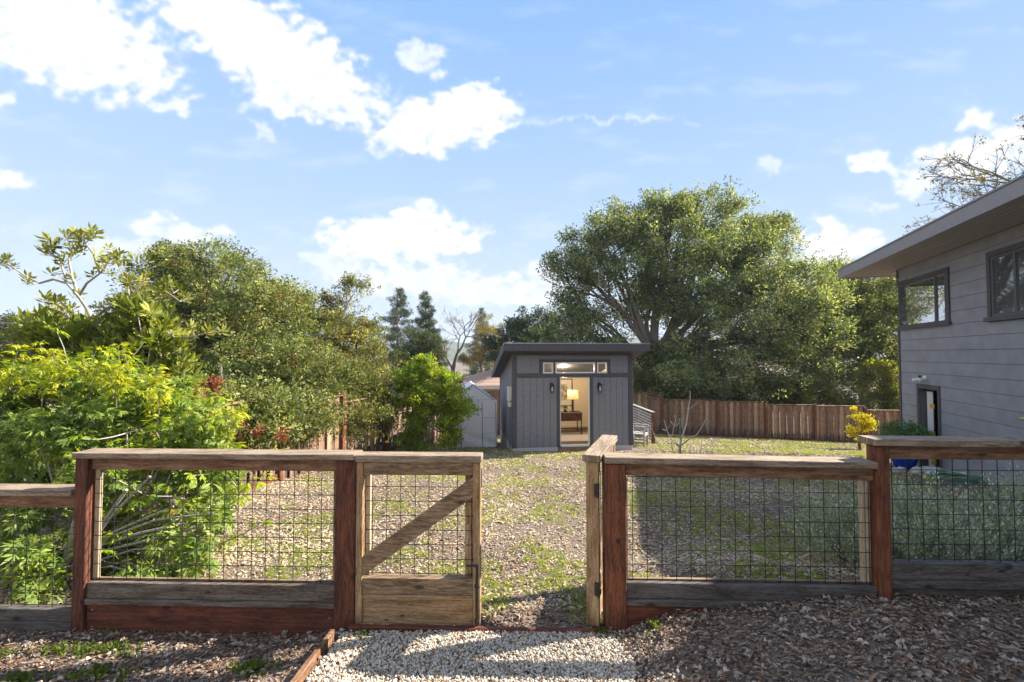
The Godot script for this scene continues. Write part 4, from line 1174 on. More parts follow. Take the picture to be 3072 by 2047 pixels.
func build_trees():
	cache.oak = sprig(16, 0.26, 0.15, 101)
	cache.oak2 = sprig(13, 0.32, 0.19, 102, 0.55)
	cache.fine = sprig(18, 0.22, 0.09, 103, 0.5)
	cache.needles = sprig(22, 0.42, 0.05, 104, 0.32)
	cache.citrus = sprig(14, 0.40, 0.18, 105, 0.45)
	cache.tuft = palmate_shoot(6, 106)
	cache.whorl = whorl(11, 0.16, 0.052, 107)
	var olive_a := Color(0.095, 0.125, 0.036); var olive_b := Color(0.54, 0.57, 0.24)
	rng.seed = 301
	# oaks behind the left fence
	var p := W(640, 1300, 12.5)
	tree("live_oak", "dense olive-green oak with rounded crown behind the left board fence", Vector3(p.x, gy(p.x, -12.5), -12.5), W(650, 1120, 12.5), 0.22,
		[B(620, 860, 12.5, 190, 130), B(560, 960, 12, 190, 150), B(760, 960, 12, 200, 140), B(640, 1080, 11.5, 260, 150), B(700, 800, 13, 80, 45), B(520, 790, 12.5, 70, 55), B(830, 1120, 10.8, 230, 130), B(760, 1230, 9.8, 160, 70), B(610, 780, 12.6, 90, 60), B(800, 1240, 8.6, 120, 70, 2.2), B(900, 1240, 9.6, 110, 70, 2.0), B(740, 1290, 8.0, 60, 60, 1.6), B(700, 1200, 8.2, 60, 60, 1.5)],
		15500, cache.oak, Vector2(0.12, 0.32), olive_a, olive_b, M.leaf, M.bark, "oaks behind the left fence", {"gap": -0.22, "odd": 0.02, "odd_color": Color(0.28, 0.10, 0.04)})
	p = W(980, 1300, 13.5)
	tree("live_oak", "lower spreading oak with a leafy spur of twigs behind the small lime-green tree", Vector3(p.x, gy(p.x, -13.5), -13.5), W(990, 1180, 13.5), 0.17,
		[B(960, 1020, 13.5, 150, 110), B(1060, 1110, 13.5, 130, 120), B(930, 1170, 12.5, 200, 120), B(1110, 1220, 12.8, 100, 100), B(1030, 1260, 11.8, 140, 70), B(880, 930, 13.8, 90, 70), B(1010, 930, 13.8, 70, 50), B(1080, 1010, 13.8, 60, 60), B(1020, 900, 13.6, 24, 26, 0.45), B(1036, 862, 13.6, 16, 22, 0.4), B(1045, 832, 13.6, 10, 14, 0.3), B(1072, 862, 13.6, 16, 14, 0.35), B(985, 890, 13.7, 16, 18, 0.4)],
		10500, cache.oak, Vector2(0.12, 0.30), olive_a.lerp(Color(0.12, 0.13, 0.05), 0.4), Color(0.56, 0.54, 0.20), M.leaf, M.bark, "oaks behind the left fence", {"gap": -0.22, "odd": 0.03, "odd_color": Color(0.25, 0.11, 0.05)})
	# big oak on the right
	rng.seed = 302
	p = W(1900, 1260, 26.5)
	tree("live_oak", "huge spreading live oak towering over the back fence beside the studio", Vector3(p.x, gy(p.x, -26.5), -26.5), W(1960, 1080, 26.5), 0.42,
		[B(2000, 710, 27, 200, 110), B(2020, 630, 27, 90, 40), B(1880, 655, 27, 75, 55), B(1840, 760, 26, 160, 110), B(1740, 830, 26, 115, 75), B(1700, 950, 26, 85, 95), B(1770, 1000, 26.5, 110, 90), B(2150, 650, 27, 110, 80), B(2230, 740, 27, 150, 100), B(2330, 690, 27.5, 60, 45), B(2120, 830, 26, 220, 130), B(2300, 870, 26, 190, 130), B(2420, 900, 27, 100, 120), B(1960, 900, 27, 150, 100), B(2180, 980, 25.5, 220, 110), B(2380, 1010, 26, 150, 110), B(2050, 1110, 25, 150, 80), B(2230, 1120, 25, 200, 90), B(2400, 1110, 26, 120, 90), B(1955, 600, 27, 35, 28), B(1800, 690, 26, 60, 50), B(2050, 585, 27, 28, 28), B(1675, 800, 26, 45, 35), B(1660, 880, 26, 40, 40), B(2480, 1000, 26.5, 60, 80)],
		27000, cache.oak2, Vector2(0.22, 0.58), Color(0.10, 0.14, 0.06), Color(0.54, 0.59, 0.29), M.leaf, M.bark, "", {"gap": -0.17, "gap_freq": 0.45, "clump": 0.75, "twigs": 7, "lean": Vector3(-0.5, 0, 0)})
	# trees between the big oak and the house
	p = W(2600, 1260, 28)
	tree("live_oak", "round-headed oak showing between the huge oak and the house corner", Vector3(p.x, gy(p.x, -28.0), -28.0), W(2590, 1090, 28), 0.3,
		[B(2560, 860, 29, 90, 60), B(2500, 960, 28, 110, 90), B(2620, 960, 28, 110, 90), B(2560, 1060, 27, 130, 90), B(2660, 1080, 27, 80, 100), B(2700, 900, 29, 90, 90), B(2510, 820, 29, 60, 45)],
		9000, cache.oak2, Vector2(0.22, 0.55), Color(0.11, 0.145, 0.055), Color(0.48, 0.50, 0.20), M.leaf, M.bark, "", {"gap": -0.2, "clump": 0.7})
	p = W(2480, 1270, 25.6)
	tree("leafy_shrub", "pale olive-green shrub overhanging the back fence below the oaks", Vector3(p.x, gy(p.x, -25.6), -25.6), W(2480, 1200, 25.6), 0.1,
		[B(2440, 1170, 25.6, 90, 70), B(2530, 1160, 25.6, 80, 80), B(2400, 1220, 25, 80, 45), B(2560, 1210, 25, 80, 45)],
		2600, cache.fine, Vector2(0.3, 0.5), Color(0.14, 0.16, 0.06), Color(0.40, 0.40, 0.17), M.leaf, M.bark, "", {"category": "shrub", "gap": -0.3, "clump": 0.5})
	p = W(2650, 1290, 24.6)
	tree("leafy_shrub", "bright yellow-green young tree behind the fence beside the house corner", Vector3(p.x, gy(p.x, -24.6), -24.6), W(2650, 1200, 24.6), 0.09,
		[B(2650, 1130, 24.6, 60, 45), B(2680, 1190, 24.6, 55, 50), B(2620, 1170, 24.6, 45, 35), B(2690, 1240, 24.2, 40, 40)],
		1300, cache.oak2, Vector2(0.3, 0.5), Color(0.18, 0.21, 0.04), Color(0.48, 0.48, 0.08), M.leaf_soft, M.bark, "", {"category": "shrub", "gap": -0.15})
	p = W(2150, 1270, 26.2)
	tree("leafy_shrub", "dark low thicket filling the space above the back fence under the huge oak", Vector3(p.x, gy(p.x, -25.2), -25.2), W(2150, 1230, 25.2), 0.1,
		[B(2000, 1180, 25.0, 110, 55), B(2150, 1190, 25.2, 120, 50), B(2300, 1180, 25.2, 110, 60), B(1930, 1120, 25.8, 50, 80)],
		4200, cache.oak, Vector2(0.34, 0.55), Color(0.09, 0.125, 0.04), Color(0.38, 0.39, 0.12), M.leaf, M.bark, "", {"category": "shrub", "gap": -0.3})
	# small lime-green tree in the yard
	rng.seed = 303
	p = G(-3.0, 13.1)
	tree("citrus_tree", "small lime-green tree in front of the white greenhouse", p, W(1250, 1260, 13.1), 0.06,
		[B(1270, 1130, 13.1, 75, 55), B(1330, 1180, 13.1, 85, 70), B(1230, 1190, 13.1, 55, 70), B(1390, 1235, 12.8, 45, 32), B(1300, 1250, 12.9, 80, 45), B(1345, 1300, 12.8, 32, 42), B(1240, 1290, 13.0, 50, 35), B(1225, 1340, 13.0, 45, 20)],
		4400, cache.citrus, Vector2(0.12, 0.22), Color(0.19, 0.29, 0.03), Color(0.60, 0.66, 0.09), M.leaf_soft, M.twig, "", {"gap": -0.3, "gap_freq": 1.2, "clump": 0.2})
	# little citrus near the house
	p = G(12.86, 16.9)
	tree("citrus_tree", "small golden-yellow citrus tree standing alone near the house corner", p, W(2577, 1318, 16.9), 0.05,
		[B(2562, 1250, 16.9, 12, 24, 0.35), B(2594, 1256, 16.9, 15, 28, 0.4), B(2614, 1282, 16.9, 10, 14, 0.3), B(2582, 1292, 16.9, 26, 16, 0.35), B(2554, 1282, 16.9, 9, 14, 0.25), B(2592, 1316, 16.9, 14, 9, 0.2)],
		620, cache.citrus, Vector2(0.11, 0.2), Color(0.52, 0.46, 0.02), Color(0.9, 0.76, 0.03), M.leaf_soft, M.redwood, "", {"gap": -0.5, "gap_freq": 2.0, "clump": 0.18})
	# conifers and others far behind
	conifer("tall dark conifer with open drooping boughs, left of the pair behind the oak", 1192, 858, 44.0, 3.6, 401)
	conifer("tall dense conifer, right of the pair beyond the neighbour's roof", 1277, 870, 46.0, 2.9, 402, 1.5)
	conifer("distant small conifer tip above the neighbour's roof", 1446, 924, 60.0, 2.6, 403)
	rng.seed = 304
	p = W(1300, 1150, 36)
	tree("leafy_shrub", "soft green round-topped tree in front of the conifer pair", Vector3(p.x, gy(p.x, -36.0), -36.0), W(1285, 1090, 36), 0.12,
		[B(1250, 1030, 36, 55, 50), B(1290, 1060, 36, 60, 60), B(1220, 1080, 36, 55, 50)], 2200, cache.fine, Vector2(0.4, 0.7), Color(0.06, 0.085, 0.03), Color(0.19, 0.2, 0.085), M.leaf, M.bark, "", {"gap": -0.2})
	p = W(1570, 1150, 36)
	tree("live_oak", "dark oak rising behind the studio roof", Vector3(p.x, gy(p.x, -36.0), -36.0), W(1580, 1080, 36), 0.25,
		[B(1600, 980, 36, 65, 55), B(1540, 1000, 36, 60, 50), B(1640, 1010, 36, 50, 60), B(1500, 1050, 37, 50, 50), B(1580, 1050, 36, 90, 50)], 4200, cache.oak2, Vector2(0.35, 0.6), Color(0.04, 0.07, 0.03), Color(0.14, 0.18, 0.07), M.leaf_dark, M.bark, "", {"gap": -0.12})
	p = W(1470, 1150, 40)
	tree("autumn_tree", "yellowing tree with half-bare limbs above the neighbour's roof", Vector3(p.x, gy(p.x, -40.0), -40.0), W(1440, 1085, 40), 0.16,
		[B(1470, 990, 40, 45, 45), B(1450, 1040, 40, 55, 40), B(1490, 1050, 40, 45, 50), B(1400, 1075, 40, 40, 22)], 2600, cache.fine, Vector2(0.3, 0.55), Color(0.18, 0.15, 0.05), Color(0.55, 0.45, 0.18), M.leaf_soft, M.bark, "", {"gap": -0.2})
	# bare tree beside it
	rng.seed = 305
	p = W(1358, 1160, 37)
	var bt := thing("bare_tree", "twisted bare-branched tree against the distant hills", "tree", Vector3(p.x, gy(p.x, -37.0), -37.0))
	var st := st_new(); var tips := []
	var lo := W(1358, 1110, 37) - bt.position; var fk := W(1372, 1060, 37) - bt.position
	tube(st, [Vector3(0, -0.3, 0), lo, fk], [0.22, 0.17, 0.13], 8)
	grow(st, fk, Vector3(0.6, 0.6, 0.1).normalized(), 1.5, 0.10, 4, tips, 0.03)
	grow(st, fk, Vector3(0.1, 0.95, 0.0).normalized(), 1.5, 0.08, 4, tips, 0.03)
	grow(st, lo, Vector3(-0.5, 0.8, 0.2).normalized(), 1.5, 0.08, 3, tips, 0.0)
	part(bt, "trunk", st.commit(), M.bark)
	var xf := []; var cols := PackedColorArray()
	for t in tips:
		if rng.randf() < 0.7:
			xf.append(Transform3D(basis_up(t[1], rng.randf() * TAU, Vector3.ONE * rng.randf_range(0.15, 0.35)), t[0]))
			cols.append(Color(0.16, 0.14, 0.05).lerp(Color(0.34, 0.28, 0.11), rng.randf()))
	multi(bt, "crown", cache.fine, M.leaf_soft, xf, cols)
	# far left trees
	rng.seed = 306
	for q in [[70, 990, 30.0, "far rounded tree with a russet-tinged top, left of the pale-stemmed rhododendron"], [185, 1000, 32.0, "far rounded tree with reddish new growth behind the pale-stemmed rhododendron"]]:
		p = W(q[0], 1200, q[2])
		tree("far_tree", q[3], Vector3(p.x, gy(p.x, -q[2]), -q[2]), W(q[0], 1120, q[2]), 0.25,
			[B(q[0], q[1], q[2], 75, 45), B(q[0] - 50, q[1] + 70, q[2], 80, 70), B(q[0] + 40, q[1] + 70, q[2], 80, 70), B(q[0], q[1] + 150, q[2], 110, 60)], 4200, cache.oak, Vector2(0.35, 0.6), Color(0.07, 0.09, 0.035), Color(0.26, 0.26, 0.09), M.leaf, M.bark, "far trees at the left edge", {"gap": -0.3, "odd": 0.1, "odd_color": Color(0.22, 0.085, 0.05)})
	# bare-branched tree behind the house roof
	rng.seed = 307
	p = Vector3(18.7, -1.4, -14.0)
	var wt := thing("winter_tree", "nearly bare tree with dark branches reaching over the house roof", "tree", p)
	st = st_new(); tips = []
	fk = Vector3(0.2, 6.1, 0.2)
	tube(st, [Vector3(0, -0.3, 0), Vector3(0.15, 3, 0), fk], [0.32, 0.26, 0.21], 9)
	for dd in [Vector3(-0.55, 0.75, 0.0), Vector3(-0.85, 0.42, 0.15), Vector3(-0.3, 0.9, -0.2), Vector3(0.4, 0.85, 0.2), Vector3(-0.8, 0.2, -0.3)]:
		grow(st, fk, dd.normalized(), 2.05, 0.11, 5, tips, 0.015, 0.72)
	part(wt, "trunk", st.commit(), M.bark)
	xf = []; cols = PackedColorArray()
	for t in tips:
		if rng.randf() < 0.55:
			xf.append(Transform3D(basis_up(t[1], rng.randf() * TAU, Vector3.ONE * rng.randf_range(0.09, 0.2)), t[0]))
			cols.append(Color(0.07, 0.07, 0.025).lerp(Color(0.24, 0.19, 0.06), rng.randf()))
	multi(wt, "crown", cache.citrus, M.leaf, xf, cols)
	rng.seed = 308
	p = G(-7.6, 8.2)
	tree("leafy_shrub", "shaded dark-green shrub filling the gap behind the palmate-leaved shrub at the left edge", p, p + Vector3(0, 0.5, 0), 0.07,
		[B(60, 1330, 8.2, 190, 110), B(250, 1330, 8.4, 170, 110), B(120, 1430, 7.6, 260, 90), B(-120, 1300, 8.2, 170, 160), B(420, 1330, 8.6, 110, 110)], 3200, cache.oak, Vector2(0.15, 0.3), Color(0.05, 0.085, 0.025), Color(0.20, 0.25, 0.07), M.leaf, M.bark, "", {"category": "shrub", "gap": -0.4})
	build_rhododendron()
	build_buckeye()

func build_rhododendron():
	# tall broad-leaved tree with pale stems rising behind the buckeye
	rng.seed = 310
	var d := 6.4
	var base := W(268, 1400, d); base.y = gy(base.x, -d)
	var o := thing("rhododendron", "tall broad-leaved shrub with pale bare stems and whorled olive leaves at the left", "shrub", base)
	var st := st_new()
	var xf := []; var cols := PackedColorArray()
	var trunk := [Vector3(0, -0.1, 0)]
	for q in [[268, 1250], [265, 1130], [272, 1050], [276, 960], [262, 930]]:
		trunk.append(W(q[0], q[1], d) - base)
	tube(st, trunk, [0.06, 0.055, 0.05, 0.045, 0.04, 0.032], 9)
	var limbs := [
		[[262, 930], [235, 890], [200, 850], [185, 800], [165, 775], [150, 740]], [[200, 850], [160, 838], [118, 850], [78, 830], [35, 800], [10, 790]],
		[[235, 890], [215, 830], [205, 780], [215, 745], [235, 720]], [[276, 960], [320, 925], [370, 905], [400, 880], [430, 845], [440, 800]],
		[[276, 960], [330, 940], [410, 915], [480, 905], [540, 905]], [[400, 970], [450, 930], [490, 900], [520, 880]], [[265, 1000], [210, 960], [170, 930], [140, 925]],
		[[272, 1050], [330, 1010], [400, 970], [470, 1010], [530, 1000]], [[400, 970], [395, 930], [380, 850], [355, 800]], [[235, 890], [260, 850], [300, 820], [330, 780]],
		[[480, 1040], [530, 1015], [580, 1010], [620, 1000]], [[265, 1130], [350, 1080], [430, 1050], [480, 1040]], [[265, 1130], [200, 1080], [150, 1040], [110, 1010]], [[300, 820], [280, 760], [255, 730], [245, 715]]]
	for l in limbs:
		var pts := []
		var dz := rng.randf_range(-0.35, 0.35)
		for i in l.size():
			pts.append(W(l[i][0], l[i][1], d + dz * minf(1.0, i * 0.5)) - base)
		tube(st, pts, taper(0.020, 0.006, pts.size() - 1), 6)
		for i in range(1, pts.size()):
			var reps := 3 if i >= pts.size() - 2 else 1
			for k in reps:
				var tip: Vector3 = pts[i] + Vector3(rng.randf_range(-0.17, 0.17), rng.randf_range(0.0, 0.16), rng.randf_range(-0.2, 0.2))
				tube(st, [pts[i], pts[i].lerp(tip, 0.6) + rand_dir() * 0.015, tip], [0.006, 0.005, 0.004], 4)
				xf.append(Transform3D(basis_up((Vector3(0, 1, 0) + rand_dir() * 0.8).normalized(), rng.randf() * TAU, Vector3.ONE * rng.randf_range(0.65, 1.0)), tip))
				cols.append(Color(0.10, 0.13, 0.03).lerp(Color(0.44, 0.45, 0.13), pow(rng.randf(), 1.1)))
	# denser skirt of leaves below
	for q in [[150, 1010, 130, 70, 90], [330, 1030, 150, 75, 110], [440, 1010, 120, 60, 60], [250, 1080, 200, 60, 130], [60, 1110, 70, 60, 45], [470, 1090, 120, 60, 60], [560, 1180, 70, 60, 26], [420, 940, 100, 50, 40]]:
		for i in int(q[4] * 1.6):
			var r := rand_dir() * pow(rng.randf(), 0.4)
			var c := W(q[0] + r.x * q[2], q[1] + r.y * q[3], d + r.z * 0.6) - base
			xf.append(Transform3D(basis_up((Vector3(0, 1, 0.15) + rand_dir() * 0.75).normalized(), rng.randf() * TAU, Vector3.ONE * rng.randf_range(0.95, 1.5)), c))
			cols.append(Color(0.10, 0.15, 0.03).lerp(Color(0.46, 0.49, 0.13), pow(rng.randf(), 1.1)))
			if i % 3 == 0:
				tube(st, [c + Vector3(rng.randf_range(-0.08, 0.08), -0.35, 0), c], [0.007, 0.004], 4)
	part(o, "trunk", st.commit(), M.palebark)
	multi(o, "crown", cache.whorl, M.leaf, xf, cols)
	# red seed heads
	var rs := sprig(26, 0.05, 0.016, 320, 0.05)
	xf = []; cols = PackedColorArray()
	for q in [[650, 1150], [640, 1165], [600, 1170], [495, 1155], [713, 1270], [715, 1250], [648, 1300], [385, 1040], [770, 1300], [430, 1130], [505, 1140], [625, 1150], [845, 1300]]:
		for k in 4:
			xf.append(Transform3D(basis_up(rand_dir(), rng.randf() * TAU, Vector3.ONE * rng.randf_range(0.7, 1.2)), W(q[0] + rng.randf_range(-14, 14), q[1] + rng.randf_range(-14, 14), d - 0.5) - base))
			cols.append(Color(0.26, 0.05, 0.035).lerp(Color(0.42, 0.16, 0.09), rng.randf()))
	multi(o, "seed_heads", rs, M.leaf, xf, cols)

func build_buckeye():
	# bright palmate-leaved shrub right behind the left fence sections
	rng.seed = 311
	var base := G(-4.15, 4.75)
	var o := thing("buckeye_shrub", "bright green palmate-leaved shrub with pale arching stems behind the left fence", "shrub", base)
	var st := st_new()
	var tips := []
	var ends := [[20, 1180, 5.2], [120, 1140, 5.4], [220, 1150, 5.3], [330, 1140, 5.3], [420, 1180, 5.2], [520, 1200, 5.1], [600, 1240, 5.0], [660, 1300, 4.9], [700, 1400, 4.8], [720, 1480, 4.7], [690, 1560, 4.6], [640, 1640, 4.4], [560, 1740, 4.2], [470, 1800, 4.0], [120, 1600, 4.2], [40, 1500, 4.3], [150, 1750, 4.0], [30, 1720, 4.0], [380, 1300, 4.6], [250, 1350, 4.5], [480, 1400, 4.5], [120, 1350, 4.6], [560, 1500, 4.4], [340, 1500, 4.3], [300, 1700, 4.1], [-60, 1400, 4.7], [-80, 1250, 5.1]]
	for e in ends:
		var tip := W(e[0], e[1], e[2]) - base
		var from := Vector3(rng.randf_range(-0.15, 0.15), 0.0, rng.randf_range(-0.12, 0.12))
		var bend := Vector3(0, -0.04 if tip.y > 0.9 else 0.14, 0) * tip.length()
		var pts := curve_pts(from, tip, bend, 7, 0.03)
		tube(st, pts, taper(rng.randf_range(0.02, 0.036), 0.006, 7), 7)
		for k in 7:
			var s: Vector3 = pts[rng.randi_range(3, 7)]
			var t2 := s + (rand_dir() + Vector3(0, 0.35, 0)) * rng.randf_range(0.2, 0.5)
			tube(st, curve_pts(s, t2, rand_dir() * 0.03, 3, 0.01), taper(0.008, 0.004, 3), 5)
			tips.append(t2)
	# a few thick pale stems low down at the left
	for q in [[[[-40, 1640], [40, 1780], [120, 1800]], 0.05], [[[230, 1560], [200, 1680], [140, 1790], [60, 1830]], 0.045], [[[30, 1500], [60, 1600], [85, 1690], [90, 1800]], 0.04], [[[560, 1570], [420, 1600], [290, 1640], [180, 1760]], 0.016], [[[600, 1580], [430, 1625], [300, 1655], [200, 1760]], 0.014], [[[380, 1470], [300, 1580], [230, 1680], [170, 1780]], 0.02], [[[520, 1520], [400, 1570], [290, 1620], [190, 1760]], 0.013], [[[640, 1540], [470, 1560], [330, 1610], [200, 1740]], 0.012], [[[450, 1430], [350, 1530], [270, 1630], [190, 1760]], 0.014], [[[520, 1640], [400, 1650], [300, 1680], [210, 1770]], 0.011], [[[420, 1720], [330, 1700], [260, 1710], [190, 1780]], 0.011], [[[300, 1420], [270, 1540], [220, 1660], [160, 1780]], 0.016]]:
		var pts := []
		for s in q[0]: pts.append(W(s[0], s[1], 4.15) - base)
		tube(st, pts, taper(q[1] * 0.7, q[1], pts.size() - 1), 8)
	part(o, "stems", st.commit(), M.palebark)
	var xf := []; var cols := PackedColorArray()
	for t in tips:
		xf.append(Transform3D(basis_up((Vector3.UP + rand_dir() * 0.5).normalized(), rng.randf() * TAU, Vector3.ONE * rng.randf_range(0.55, 0.95)), t))
		cols.append(Color(0.14, 0.24, 0.02).lerp(Color(0.46, 0.54, 0.035), pow(rng.randf(), 1.2)))
	for q in [[60, 1200, 5.2, 120, 90, 150], [200, 1190, 5.3, 130, 70, 150], [350, 1190, 5.2, 130, 70, 150], [480, 1240, 5.1, 120, 80, 130], [600, 1310, 4.9, 90, 90, 110], [100, 1320, 4.7, 160, 90, 150], [300, 1300, 4.8, 160, 90, 150], [480, 1360, 4.7, 140, 90, 120], [640, 1430, 4.7, 75, 80, 80], [300, 1430, 4.5, 170, 80, 90], [560, 1520, 4.5, 110, 80, 60], [650, 1570, 4.4, 60, 80, 45], [60, 1480, 4.5, 130, 90, 90], [520, 1660, 4.2, 120, 70, 55], [400, 1740, 4.0, 150, 55, 60], [90, 1680, 4.0, 110, 90, 55], [80, 1790, 3.9, 120, 40, 40], [250, 1620, 4.3, 80, 60, 25], [-150, 1350, 4.8, 120, 220, 160], [60, 1560, 4.3, 120, 60, 60], [180, 1760, 4.2, 110, 60, 45], [430, 1690, 4.4, 140, 60, 60], [600, 1700, 4.3, 60, 60, 30], [250, 1120, 5.5, 220, 40, 70], [480, 1170, 5.4, 120, 40, 50], [30, 1640, 4.5, 100, 90, 60], [380, 1570, 4.7, 170, 80, 80]]:
		for i in int(q[5] * 1.45):
			var r := rand_dir() * pow(rng.randf(), 0.45)
			var c := W(q[0] + r.x * q[3], q[1] + r.y * q[4], q[2] + r.z * 0.35) - base
			if c.y + base.y < gy(c.x + base.x, c.z + base.z) + 0.05: continue
			if c.z + base.z > -3.5: continue
			if nz.get_noise_3d((c.x + base.x) * 1.7, c.y * 1.7, (c.z + base.z) * 1.7) < -0.04: continue
			xf.append(Transform3D(basis_up((Vector3.UP * 0.8 + rand_dir() * 0.85).normalized(), rng.randf() * TAU, Vector3.ONE * rng.randf_range(0.4, 0.85)), c))
			cols.append(Color(0.085, 0.165, 0.035).lerp(Color(0.44, 0.53, 0.13), pow(rng.randf(), 1.1)))
	# upright shoots standing clear of the mass
	var sh := st_new()
	for i in 46:
		var px := rng.randf_range(-40, 690); var d := rng.randf_range(4.6, 5.4)
		var py := lerpf(1150, 1330, clampf((px - 380.0) / 310.0, 0.0, 1.0)) + rng.randf_range(-30, 60)
		var a := W(px, py, d) - base
		var tip := a + Vector3(rng.randf_range(-0.12, 0.16), rng.randf_range(0.12, 0.34), rng.randf_range(-0.1, 0.1))
		tube(sh, [a - Vector3(0, 0.12, 0), a, tip], [0.005, 0.004, 0.003], 5)
		for k in 5:
			xf.append(Transform3D(basis_up((Vector3.UP + rand_dir() * 0.5).normalized(), rng.randf() * TAU, Vector3.ONE * rng.randf_range(0.35, 0.7)), a.lerp(tip, k / 4.0)))
			cols.append(Color(0.22, 0.32, 0.02).lerp(Color(0.60, 0.58, 0.04), rng.randf()))
	part(o, "stems", sh.commit(), M.bark)
	multi(o, "crown", cache.tuft, M.leaf_soft, xf, cols)

# ---------------------------------------------------------------- things in the yard
func build_yard_things():
	rng.seed = 501
	# white covered greenhouse
	var gp := G(-1.28, 14.75)
	var g := thing("greenhouse", "small peaked greenhouse with a white plastic cover beside the studio", "greenhouse", gp, deg_to_rad(7.5))
	var half := 0.80; var dp := 2.0
	var prof := [Vector2(-half, 0.0), Vector2(-half - 0.01, 0.9), Vector2(-half + 0.01, 1.38), Vector2(-half + 0.07, 1.5), Vector2(0, 2.02), Vector2(half - 0.07, 1.5), Vector2(half - 0.01, 1.38), Vector2(half + 0.01, 0.9), Vector2(half, 0.0)]
	var st := st_new()
	var nzs := 12
	for i in prof.size() - 1:
		for k in nzs:
			var z0 := -dp * k / nzs; var z1 := -dp * (k + 1) / nzs
			var w0 := 0.012 * sin(k * 1.9 + i); var w1 := 0.012 * sin((k + 1) * 1.9 + i)
			var a: Vector2 = prof[i]; var b: Vector2 = prof[i + 1]
			var n2 := Vector2(-(b - a).y, (b - a).x).normalized()
			if n2.dot(a + b - Vector2(0, 1.0)) < 0: n2 = -n2
			quad(st, Vector3(a.x, a.y, z0) * 1.0 + Vector3(n2.x, n2.y, 0) * w0, Vector3(b.x, b.y, z0) + Vector3(n2.x, n2.y, 0) * w0, Vector3(b.x, b.y, z1) + Vector3(n2.x, n2.y, 0) * w1, Vector3(a.x, a.y, z1) + Vector3(n2.x, n2.y, 0) * w1, Vector3(n2.x, n2.y, 0))
	part(g, "cover", st.commit(), M.tarp)
	var outline := PackedVector2Array(prof)
	part(g, "back_panel", prism(outline, 0.01), M.tarp, Vector3(0, 0, -dp + 0.01))
	# front sheet with folds
	st = st_new()
	var nx := 16; var ny := 22
	var zf := func(x: float, y: float): return 0.015 * sin(x * 9.0 + y * 2.0) * smoothstep(1.6, 0.2, y) + 0.02 * sin(y * 14.0 + x * 4.0) * smoothstep(0.8, 0.0, y)
	for i in nx:
		for j in ny:
			var c := []
			for k in [[0, 0], [1, 0], [1, 1], [0, 1]]:
				var fx := float(i + k[0]) / nx * 2.0 - 1.0
				var lim := 2.02 - maxf(0.0, absf(fx * half)) * 0.65
				var y := float(j + k[1]) / ny * minf(lim, 2.02)
				c.append(Vector3(fx * (half - 0.002), y, 0.012 + zf.call(fx, y)))
			var n: Vector3 = (c[1] - c[0]).cross(c[3] - c[0]).normalized()
			if n.z < 0: n = -n
			quad(st, c[0], c[1], c[2], c[3], n)
	part(g, "front_sheet", st.commit(), M.tarp)
	var seam := plain(lin(0.10, 0.10, 0.12), 0.7)
	part(g, "zipper", rod(Vector3(0.33, 0.05, 0.04), Vector3(0.31, 1.45, 0.036), 0.009), seam)
	part(g, "zipper", rod(Vector3(-0.35, 0.05, 0.05), Vector3(-0.36, 0.75, 0.04), 0.013), seam)
	part(g, "zipper", rod(Vector3(0.18, 1.2, 0.036), Vector3(0.18, 1.52, 0.034), 0.007), seam)
	for y in [0.45, 0.95]:
		part(g, "seam", rod(Vector3(0.34, y, 0.035), Vector3(0.74, y + 0.005, 0.035), 0.005), M.galv)
	part(g, "seam", rod(Vector3(-0.6, 1.53, 0.03), Vector3(0.66, 1.53, 0.03), 0.004), M.galv)
	for s in [-1.0, 1.0]:
		part(g, "pole", rod(Vector3(s * (half - 0.02), 0.0, 0.025), Vector3(s * (half - 0.05), 1.45, 0.02), 0.012), M.galv)
		part(g, "pole", rod(Vector3(s * (half - 0.07), 1.5, 0.03), Vector3(0, 2.02, 0.03), 0.012), M.galv)
	var rk := top("garden_rock", rock_mesh(0.11, 77), M.rock, G(-1.98, 14.5, 0.04)); tag(rk, "pale rock at the foot of the white greenhouse", "rock")
	# weathered wooden armchair
	var ac := thing("wooden_armchair", "weathered grey wooden armchair standing against the studio's right side", "chair", G(4.22, 15.3), deg_to_rad(62))
	for x in [-0.26, 0.26]:
		part(ac, "leg", block(Vector3(0.05, 0.66, 0.05), 0.004, 1), M.greywood, Vector3(x, 0.33, 0.25))
		part(ac, "leg", block(Vector3(0.05, 1.02, 0.05), 0.004, 2), M.greywood, Vector3(x, 0.50, -0.24), Basis(Vector3.RIGHT, -0.08))
		part(ac, "arm", block(Vector3(0.07, 0.03, 0.58), 0.004, 1), M.greywood, Vector3(x, 0.68, 0.0))
		part(ac, "stretcher", block(Vector3(0.03, 0.05, 0.44), 0.003), M.greywood, Vector3(x, 0.16, 0.0))
	for i in 6:
		part(ac, "seat_slat", block(Vector3(0.50, 0.02, 0.075), 0.003, i % 4), M.greywood, Vector3(0, 0.43, -0.2 + i * 0.09))
	part(ac, "seat_rail", block(Vector3(0.47, 0.07, 0.03), 0.003), M.greywood, Vector3(0, 0.385, 0.26))
	part(ac, "back_rail", block(Vector3(0.47, 0.08, 0.03), 0.003), M.greywood, Vector3(0, 0.95, -0.275))
	part(ac, "back_rail", block(Vector3(0.47, 0.05, 0.03), 0.003), M.greywood, Vector3(0, 0.52, -0.245))
	for i in 5:
		part(ac, "back_slat", block(Vector3(0.05, 0.37, 0.016), 0.003, i % 4), M.greywood, Vector3(-0.17 + i * 0.085, 0.725, -0.26), Basis(Vector3.RIGHT, -0.08))
	# bare fig sapling with its stake
	var d := 9.04
	var fp := Vector3(3.29, gy(3.29, -d), -d)
	var fig := thing("fig_sapling", "leafless pale sapling with upright branches in front of the back lawn", "sapling", fp)
	st = st_new()
